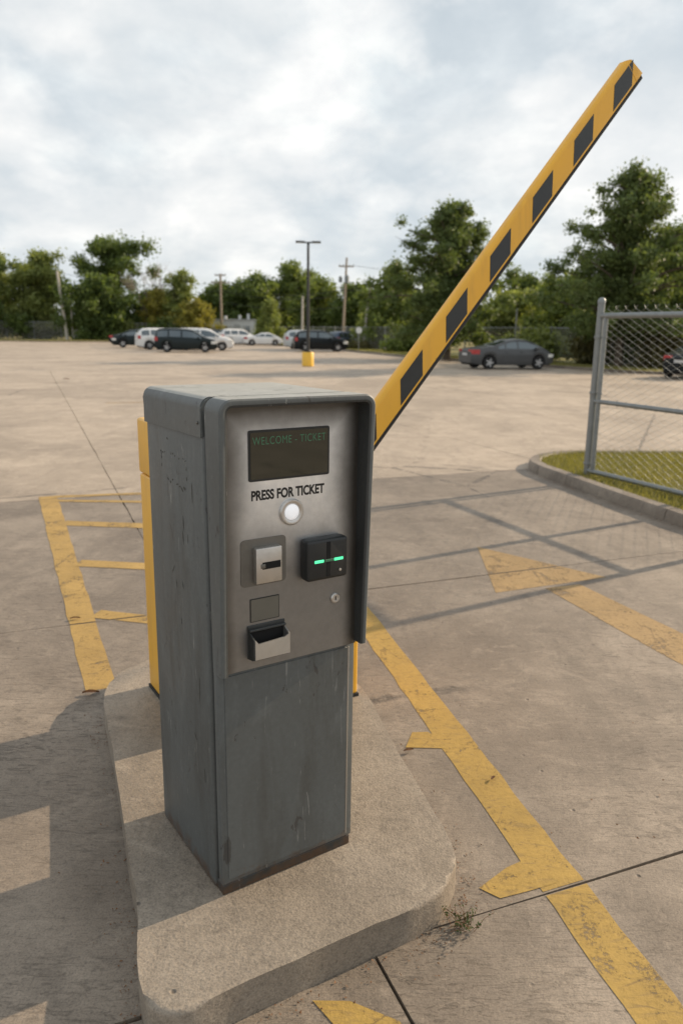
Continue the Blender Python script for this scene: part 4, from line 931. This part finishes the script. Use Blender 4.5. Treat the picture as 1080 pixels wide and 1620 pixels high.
# ------------------------------------------------------------------ cars
def gsm(a, s):
    k = np.exp(-0.5 * (np.arange(-12, 13) / s) ** 2); k /= k.sum(); return np.convolve(np.pad(a, 12, mode='edge'), k, 'valid')
SPEC = {
 'sedan': dict(L=4.5, W=1.75, H=1.43, wb=2.68, fo=0.90, r=0.315, top=[(0, .80), (.04, .97), (.18, 1.04), (.27, 1.10), (.46, 1.40), (.56, 1.43), (.66, 1.41), (.745, 1.27), (.87, 1.02), (.93, .88), (.985, .74), (1, .60)], belt=[(0, .76), (.05, .90), (.2, .955), (.85, .915), (.95, .78), (1, .56)],
      win=[(.305, .385), (.395, .535), (.55, .80)], ws=(.675, .825), rw=(.245, .42)),
 'suv': dict(L=4.45, W=1.82, H=1.70, wb=2.66, fo=0.88, r=0.35, top=[(0, .95), (.012, 1.25), (.03, 1.42), (.10, 1.64), (.25, 1.70), (.50, 1.70), (.60, 1.64), (.755, 1.18), (.80, 1.11), (.93, 1.02), (.985, .86), (1, .66)], belt=[(0, .90), (.03, 1.05), (.25, 1.08), (.78, 1.02), (.95, .88), (1, .62)],
      win=[(.07, .22), (.235, .42), (.435, .70)], ws=(.615, .745), rw=(.018, .095)),
 'van': dict(L=4.75, W=1.9, H=1.76, wb=2.9, fo=0.92, r=0.34, top=[(0, .95), (.01, 1.3), (.025, 1.52), (.07, 1.72), (.25, 1.77), (.52, 1.74), (.62, 1.64), (.79, 1.16), (.83, 1.08), (.94, .95), (.985, .80), (1, .64)], belt=[(0, .90), (.03, 1.06), (.25, 1.09), (.80, 1.0), (.95, .82), (1, .6)],
      win=[(.05, .22), (.235, .43), (.445, .75)], ws=(.63, .785), rw=(.014, .07)),
}
def car(name, label, cat, x, y, heading, kind, pm, scale=1.0, doors=False, dz=0.0):
    S = SPEC[kind]; L, Wd = S['L'], S['W']; hw_ = Wd / 2
    xs = np.linspace(0, 1, 121); top = gsm(np.interp(xs, *zip(*S['top'])), 1.6); belt = np.minimum(gsm(np.interp(xs, *zip(*S['belt'])), 1.8), top - 0.012)
    wpl = hw_ * (1 - 0.20 * np.abs(2 * xs - 1) ** 7 - 0.025 * np.abs(2 * xs - 1) ** 2)
    fwx = 1 - S['fo'] / L; rwx = fwx - S['wb'] / L; zb = np.full(121, 0.20) + 0.10 * np.clip(np.abs(2 * xs - 1) - .78, 0, 1) / .22; arch = S['r'] + 0.055
    for c_ in (fwx, rwx):
        d = (xs - c_) * L; m = np.abs(d) < arch; zb[m] = np.maximum(zb[m], S['r'] + np.sqrt(np.maximum(0, arch ** 2 - d[m] ** 2)))
    zb = np.minimum(zb, belt - 0.08); gh = np.maximum(top - belt, 0); Hc = max(gh)
    wr = wpl * 0.955 - 0.20 * np.minimum(1, gh / 0.5) - 0.02
    def sec(i):
        h = gh[i]
        return [(wpl[i] * .95, zb[i]), (wpl[i] * .995, zb[i] + .22 * (belt[i] - zb[i])), (wpl[i], zb[i] + .62 * (belt[i] - zb[i])), (wpl[i] * .985, belt[i] - .04 if belt[i] - zb[i] > .1 else belt[i] - .01), (wpl[i] * .955, belt[i]),
                (wr[i] + .018 + (wpl[i] * .955 - wr[i]) * .06, belt[i] + h * .86), (wr[i] - .03, belt[i] + h * .965), (wr[i] * .6, top[i] + .008), (0, top[i] + .02)]
    root = thing(name, label, cat, (x, y, dz), heading, 'cars parked in the lot')
    bm = BM(); rows = []
    for i in range(121):
        s = sec(i); X = (xs[i] - .5) * L; pts_ = [(X, -a, z) for a, z in s] + [(X, a, z) for a, z in s[::-1][1:]]
        rows.append([bm.verts.new(p) for p in pts_])
    for p, q in zip(rows[:-1], rows[1:]):
        for k in range(len(p) - 1): bm.faces.new((p[k], p[k + 1], q[k + 1], q[k]))
    bm.faces.new(rows[0]); bm.faces.new(rows[-1][::-1]); bm.transform(Matrix.Scale(scale, 4)); obj('body', bm, M[pm], root, True)
    bm = BM(); box(bm, -L * .47, L * .47, -hw_ * .80, hw_ * .80, 0.19, 0.62, 0.05, 1); bm.transform(Matrix.Scale(scale, 4)); obj('underbody', bm, M['tyre'], root)
    def side_z(i, f, s):  # point on the greenhouse side
        a = sec(i)[4]; b_ = sec(i)[5]; return (a[0] + (b_[0] - a[0]) * f + .006, a[1] + (b_[1] - a[1]) * f)
    for sgn in (-1, 1):
        for xa, xb in S['win']:
            bm = BM(); prev = None; ia = [i for i in range(121) if xa <= xs[i] <= xb and gh[i] > 0.13]
            for i in ia:
                X = (xs[i] - .5) * L; f1 = 1 - 0.055 / max(gh[i] * .86, .06); lo, hi = side_z(i, 0.10, sgn), side_z(i, max(0.12, f1), sgn)
                cur = [bm.verts.new((X, sgn * lo[0], lo[1])), bm.verts.new((X, sgn * hi[0], hi[1]))]
                if prev: bm.faces.new((prev[0], prev[1], cur[1], cur[0]))
                prev = cur
            bm.transform(Matrix.Scale(scale, 4)); obj('side_window', bm, M['glass'], root)
    for nm, (xa, xb) in (('windscreen', S['ws']), ('rear_window', S['rw'])):
        bm = BM(); prev = None; ii = [i for i in range(121) if xa <= xs[i] <= xb]
        if len(ii) < 4: ii = list(range(ii[0], ii[0] + 4))
        dirx = 1 if nm == 'windscreen' else -1
        for i in ii:
            X = (xs[i] - .5) * L + dirx * .008; s = sec(i); cur = []
            for f in (-1, -.6, 0, .6, 1):
                yy = f * (s[6][0] - .05); zz = np.interp(abs(yy), [0, s[7][0], s[6][0]], [s[8][1], s[7][1], s[6][1]]) + .010; cur.append(bm.verts.new((X, yy, zz)))
            if prev:
                for k in range(4): bm.faces.new((prev[k], prev[k + 1], cur[k + 1], cur[k]))
            prev = cur
        bm.transform(Matrix.Scale(scale, 4)); obj(nm, bm, M['glass'], root)
    for cx_ in (fwx, rwx):
        for sgn in (-1, 1):
            X = (cx_ - .5) * L; r_w = S['r']; o_ = (X, sgn * (hw_ - .115), r_w); w_ = .105
            bm = BM(); lathe(bm, [(r_w * .66, -w_), (r_w * .94, -w_), (r_w, -w_ * .7), (r_w, w_ * .7), (r_w * .94, w_), (r_w * .66, w_)], 'y', 24, o_); bm.transform(Matrix.Scale(scale, 4)); wh = obj('wheel', bm, M['tyre'], root, True)
            bm = BM(); yo = sgn * (w_ + .004); lathe(bm, [(r_w * .66, 0.0), (r_w * .64, yo * .9), (r_w * .58, yo * .75), (0.02, yo * .72)], 'y', 20, o_)
            for k in range(5):
                a = k * 2 * math.pi / 5; q = Matrix.Translation(o_) @ Matrix.Rotation(a, 4, 'Y'); box(bm, 0.02, r_w * .62, min(yo * .7, yo * 1.0), max(yo * .7, yo * 1.0), -.032, .032, 0, 1, q)
            bm.transform(Matrix.Scale(scale, 4)); obj('rim', bm, M['rim'], wh)
    def lump(nm, xf, y0, y1, z0, z1, m, dx):
        for sgn in (-1, 1):
            i = int(xf * 120); X = (xf - .5) * L; bm = BM(); rows_ = []
            for k in range(7):
                xf2 = xf + dx * k / 6; j = min(120, max(0, int(round(xf2 * 120)))); w_ = wpl[j] * 1.0; X2 = (xf2 - .5) * L
                rows_.append([bm.verts.new((X2, sgn * (w_ + .010) * 1.0, z)) for z in (z0 - (0.03 if k else 0), (z0 + z1) / 2, z1)])
            for p, q in zip(rows_[:-1], rows_[1:]):
                for k in range(2): bm.faces.new((p[k], p[k + 1], q[k + 1], q[k]))
            end = rows_[0]; X3 = (0 if xf < .5 else 1); inn = [bm.verts.new((v.co.x + (-.012 if xf < .5 else .012), sgn * (abs(v.co.y) - .34), v.co.z)) for v in end]
            for k in range(2): bm.faces.new((end[k], end[k + 1], inn[k + 1], inn[k]))
            bm.transform(Matrix.Scale(scale, 4)); obj(nm, bm, M[m], root)
    if kind == 'sedan':
        lump('taillight', 0.004, 0, 0, .74, .93, 'tail', .085); lump('headlight', 0.992, 0, 0, .60, .73, 'head', -.075)
    else:
        lump('taillight', 0.004, 0, 0, .86, 1.12, 'tail', .05); lump('headlight', 0.992, 0, 0, .66, .84, 'head', -.085)
    bm = BM(); box(bm, -L / 2 - .012, -L / 2 + .02, -.26, .26, .64, .76); bm.transform(Matrix.Scale(scale, 4)); obj('number_plate', bm, M['plate'], root)
    bm = BM(); box(bm, L / 2 - .06, L / 2 + .008, -.5, .5, .34, .46, .01, 1); bm.transform(Matrix.Scale(scale, 4)); obj('grille', bm, M['black'], root)
    for sgn in (-1, 1):
        i = int(.70 * 120); X = (S['win'][-1][1] - .045 - .5) * L; bm = BM(); box(bm, X - .08, X + .08, min(sgn * (hw_ - .02), sgn * (hw_ + .17)), max(sgn * (hw_ - .02), sgn * (hw_ + .17)), belt[i] + .0, belt[i] + .13, .03, 2); bm.transform(Matrix.Scale(scale, 4)); obj('wing_mirror', bm, M[pm], root, True)
    if doors:
        for sgn in (-1, 1):
            for xa, xb in ((S['win'][1][0] - .03, S['win'][1][1] + .004), (S['win'][2][0] - .004, S['win'][2][1] - .05)):
                bm = BM(); prev = None
                for i in [i for i in range(121) if xa <= xs[i] <= xb and zb[i] < .5]:
                    X = (xs[i] - .5) * L; s = sec(i); cur = [bm.verts.new((X, sgn * (a + .006), z)) for a, z in ((s[1][0] - .004, max(s[1][1], .34)), s[2], s[3], (s[4][0], s[4][1] - .006))]
                    if prev:
                        for k in range(3): bm.faces.new((prev[k], prev[k + 1], cur[k + 1], cur[k]))
                    prev = cur
                d_ = obj('door', bm, M[pm], root, True)
                bm = BM(); i = int((xa + .03) * 120); X = (xa + .035 - .5) * L; box(bm, X - .07, X + .07, min(sgn * (hw_ + .0), sgn * (hw_ + .025)), max(sgn * hw_, sgn * (hw_ + .025)), .80, .83, .006, 1); obj('handle', bm, M[pm], d_)
    return root
car('parked_car', 'grey sedan parked alone by the grass, tail light towards us, right of the boom', 'car', 8.05, 38.9, R(17), 'sedan', 'p_grey', 1.0, True)
car('parked_car', 'dark car at the right edge seen through the chain link fence', 'car', 15.1, 33.2, R(47), 'sedan', 'p_black', 1.0, False)
car('parked_car', 'black sport utility car behind the yellow lamp base', 'car', -1.95, 65.5, R(10), 'suv', 'p_black', 1.0)
car('parked_car', 'blue grey car partly hidden behind the black sport utility car', 'car', -0.1, 78.0, R(60), 'suv', 'p_blue', .95)
car('parked_car', 'silver white car mostly hidden behind the rear of the black sport utility car', 'car', -3.3, 73.0, R(14), 'suv', 'p_silver', 1.0)
car('parked_car', 'dark minivan nearest in the left group with bonnet to the right', 'car', -11.85, 59.3, R(7), 'van', 'p_green', .97)
car('parked_car', 'white sport utility car with rear to the left between two dark cars', 'car', -15.0, 65.5, R(24), 'suv', 'p_white', 1.0)
car('parked_car', 'dark green saloon at the left end of the group with bonnet to the left', 'car', -18.3, 70.5, R(196), 'sedan', 'p_green', 1.08)
car('parked_car', 'dark car behind the left end saloon with only its roof showing', 'car', -21.6, 80.5, R(10), 'sedan', 'p_black', 1.0)
car('parked_car', 'white minivan hidden behind the dark minivan with white nose showing', 'car', -11.4, 64.5, R(6), 'van', 'p_white', .99)
car('parked_car', 'dark wagon in front of the white portable building', 'car', -14.6, 91.5, R(0), 'suv', 'p_black', .95)
car('parked_car', 'white sport utility car left of the white sedan', 'car', -11.6, 87.0, R(28), 'suv', 'p_white', 1.0)
car('parked_car', 'white sedan right of the white sport utility car', 'car', -8.9, 86.5, R(12), 'sedan', 'p_white', .95)

# ------------------------------------------------------------------ small things on the ground
wd = thing('weed', 'small green weed growing from the crack at the island corner', 'plant', (0.385, 1.965, 0.0))
def spray(name, n, rad, hgt, size, mat, parent, seed):
    rng = np.random.default_rng(seed); bm = BM()
    for i in range(n):
        a = rng.random() * 6.283; l = rad * (0.3 + .8 * rng.random()); up = hgt * (0.2 + rng.random()); p = Vector((math.cos(a) * l * .35, math.sin(a) * l * .35, 0.004)); e = Vector((math.cos(a) * l, math.sin(a) * l, up))
        s = Vector((-math.sin(a), math.cos(a), 0)) * size * (0.5 + rng.random()); m_ = p.lerp(e, .55) + Vector((0, 0, up * .25))
        v = [bm.verts.new(q) for q in (p, m_ - s, e, m_ + s)]; bm.faces.new(v)
    return obj(name, bm, mat, parent)
rw_ = random.Random(44); bl_, bs_ = BM(), BM()
for i in range(26):
    a = rw_.uniform(0, 6.283); l = rw_.uniform(0.02, 0.085); hgt = rw_.uniform(0.008, 0.05); p0 = Vector((rw_.gauss(0, .02), rw_.gauss(0, .012), 0.001)); p1 = p0 + Vector((math.cos(a) * l, math.sin(a) * l * .7, hgt)); pm = p0.lerp(p1, .5) + Vector((0, 0, hgt * .3))
    tube(bs_, [p0, pm, p1], 0.0008, 3)
    for k in range(rw_.randint(4, 9)):
        q = p0.lerp(p1, rw_.uniform(.2, 1.0)) + Vector((0, 0, hgt * .12)); d = Vector((rw_.gauss(0, 1), rw_.gauss(0, 1), rw_.uniform(-.2, .9))).normalized(); e = q + d * rw_.uniform(.006, .015); sd2 = d.cross(Vector((rw_.gauss(0, 1), rw_.gauss(0, 1), 1))).normalized() * rw_.uniform(.0018, .004)
        m_ = q.lerp(e, .5); bl_.faces.new([bl_.verts.new(v) for v in (q, m_ - sd2, e, m_ + sd2)])
tag(obj('leaves', bl_, M['weed'], wd), kind='stuff'); tag(obj('stems', bs_, M['dry'], wd), kind='stuff')
for k, (x, y, a, s) in enumerate(((0.30, 2.95, 0.4, .024), (-1.21, 3.44, 0.2, .040), (0.22, 2.62, 1.7, .012), (-1.62, 4.42, 0.3, .030), (-4.9, 22.9, 0.1, .09), (-9.4, 26.4, 0.1, .10), (2.06, 4.18, .6, .022), (0.62, 2.75, 1.0, .016))):
    bm = BM(); rows = []
    for i in range(6):
        u = i / 5; w = math.sin(math.pi * (0.08 + .84 * u)) * s * .42; rows.append([bm.verts.new(((u - .5) * 2 * s, w * q, 0.006 + abs(q) * s * .16 + s * .08 * math.sin(u * 4))) for q in (-1, 0, 1)])
    for p, q in zip(rows[:-1], rows[1:]):
        for i in range(2): bm.faces.new((p[i], p[i + 1], q[i + 1], q[i]))
    bmesh.ops.solidify(bm, geom=bm.faces[:], thickness=.0012)
    LBL = ['curled brown leaf beside the yellow stub right of the island', 'dark leaf on the yellow hatch line near the island corner', 'tiny brown leaf between island and lane line', 'small dark leaf where hatch lines meet left of the machine', 'dark scrap on the pavement far behind the machine', 'dark scrap on the pavement at far left', 'brown leaf on the shaft of the painted arrow', 'tiny dark leaf on the lane right of the yellow line']
    o = tag(obj('dry_leaf', bm, M['dry']), LBL[k], 'leaf', 'dry leaves on the pavement'); o.location = (x, y, 0.006); o.rotation_euler = (0, 0, a)
# grit along the kerbs
rg = random.Random(31); bm = BM()
def grit(x, y, z, s):
    v = [bm.verts.new((x + rg.uniform(-s, s), y + rg.uniform(-s, s), z + rg.uniform(0, s))) for _ in range(4)]
    for f in ((0, 1, 2), (0, 1, 3), (0, 2, 3), (1, 2, 3)): bm.faces.new([v[i] for i in f])
ii = [p for p in ip if p[1] < 3.2]
for i in range(900):
    p = rg.choice(ii); cx_, cy_ = -0.25, 2.5; d = abs(rg.gauss(0, .05)) + .004; dx, dy = p[0] - cx_, p[1] - cy_; l = math.hypot(dx, dy); grit(p[0] + dx / l * d + rg.uniform(-.03, .03), p[1] + dy / l * d + rg.uniform(-.03, .03), 0.001, rg.uniform(.0015, .0055))
for i in range(500):
    p = at_k(rg.uniform(0, 9)); d = abs(rg.gauss(0, .08)); grit(p[0] - d - .01, p[1] - d * .3, 0.001, rg.uniform(.003, .010))
for i in range(260): grit(rg.uniform(-2.5, 2.6), rg.uniform(1.6, 7), 0.001, rg.uniform(.002, .006))
tag(obj('grit', bm, M['dry']), 'dry crumbs and grit gathered along the kerbs and scattered on the pavement', 'debris', None, 'stuff')
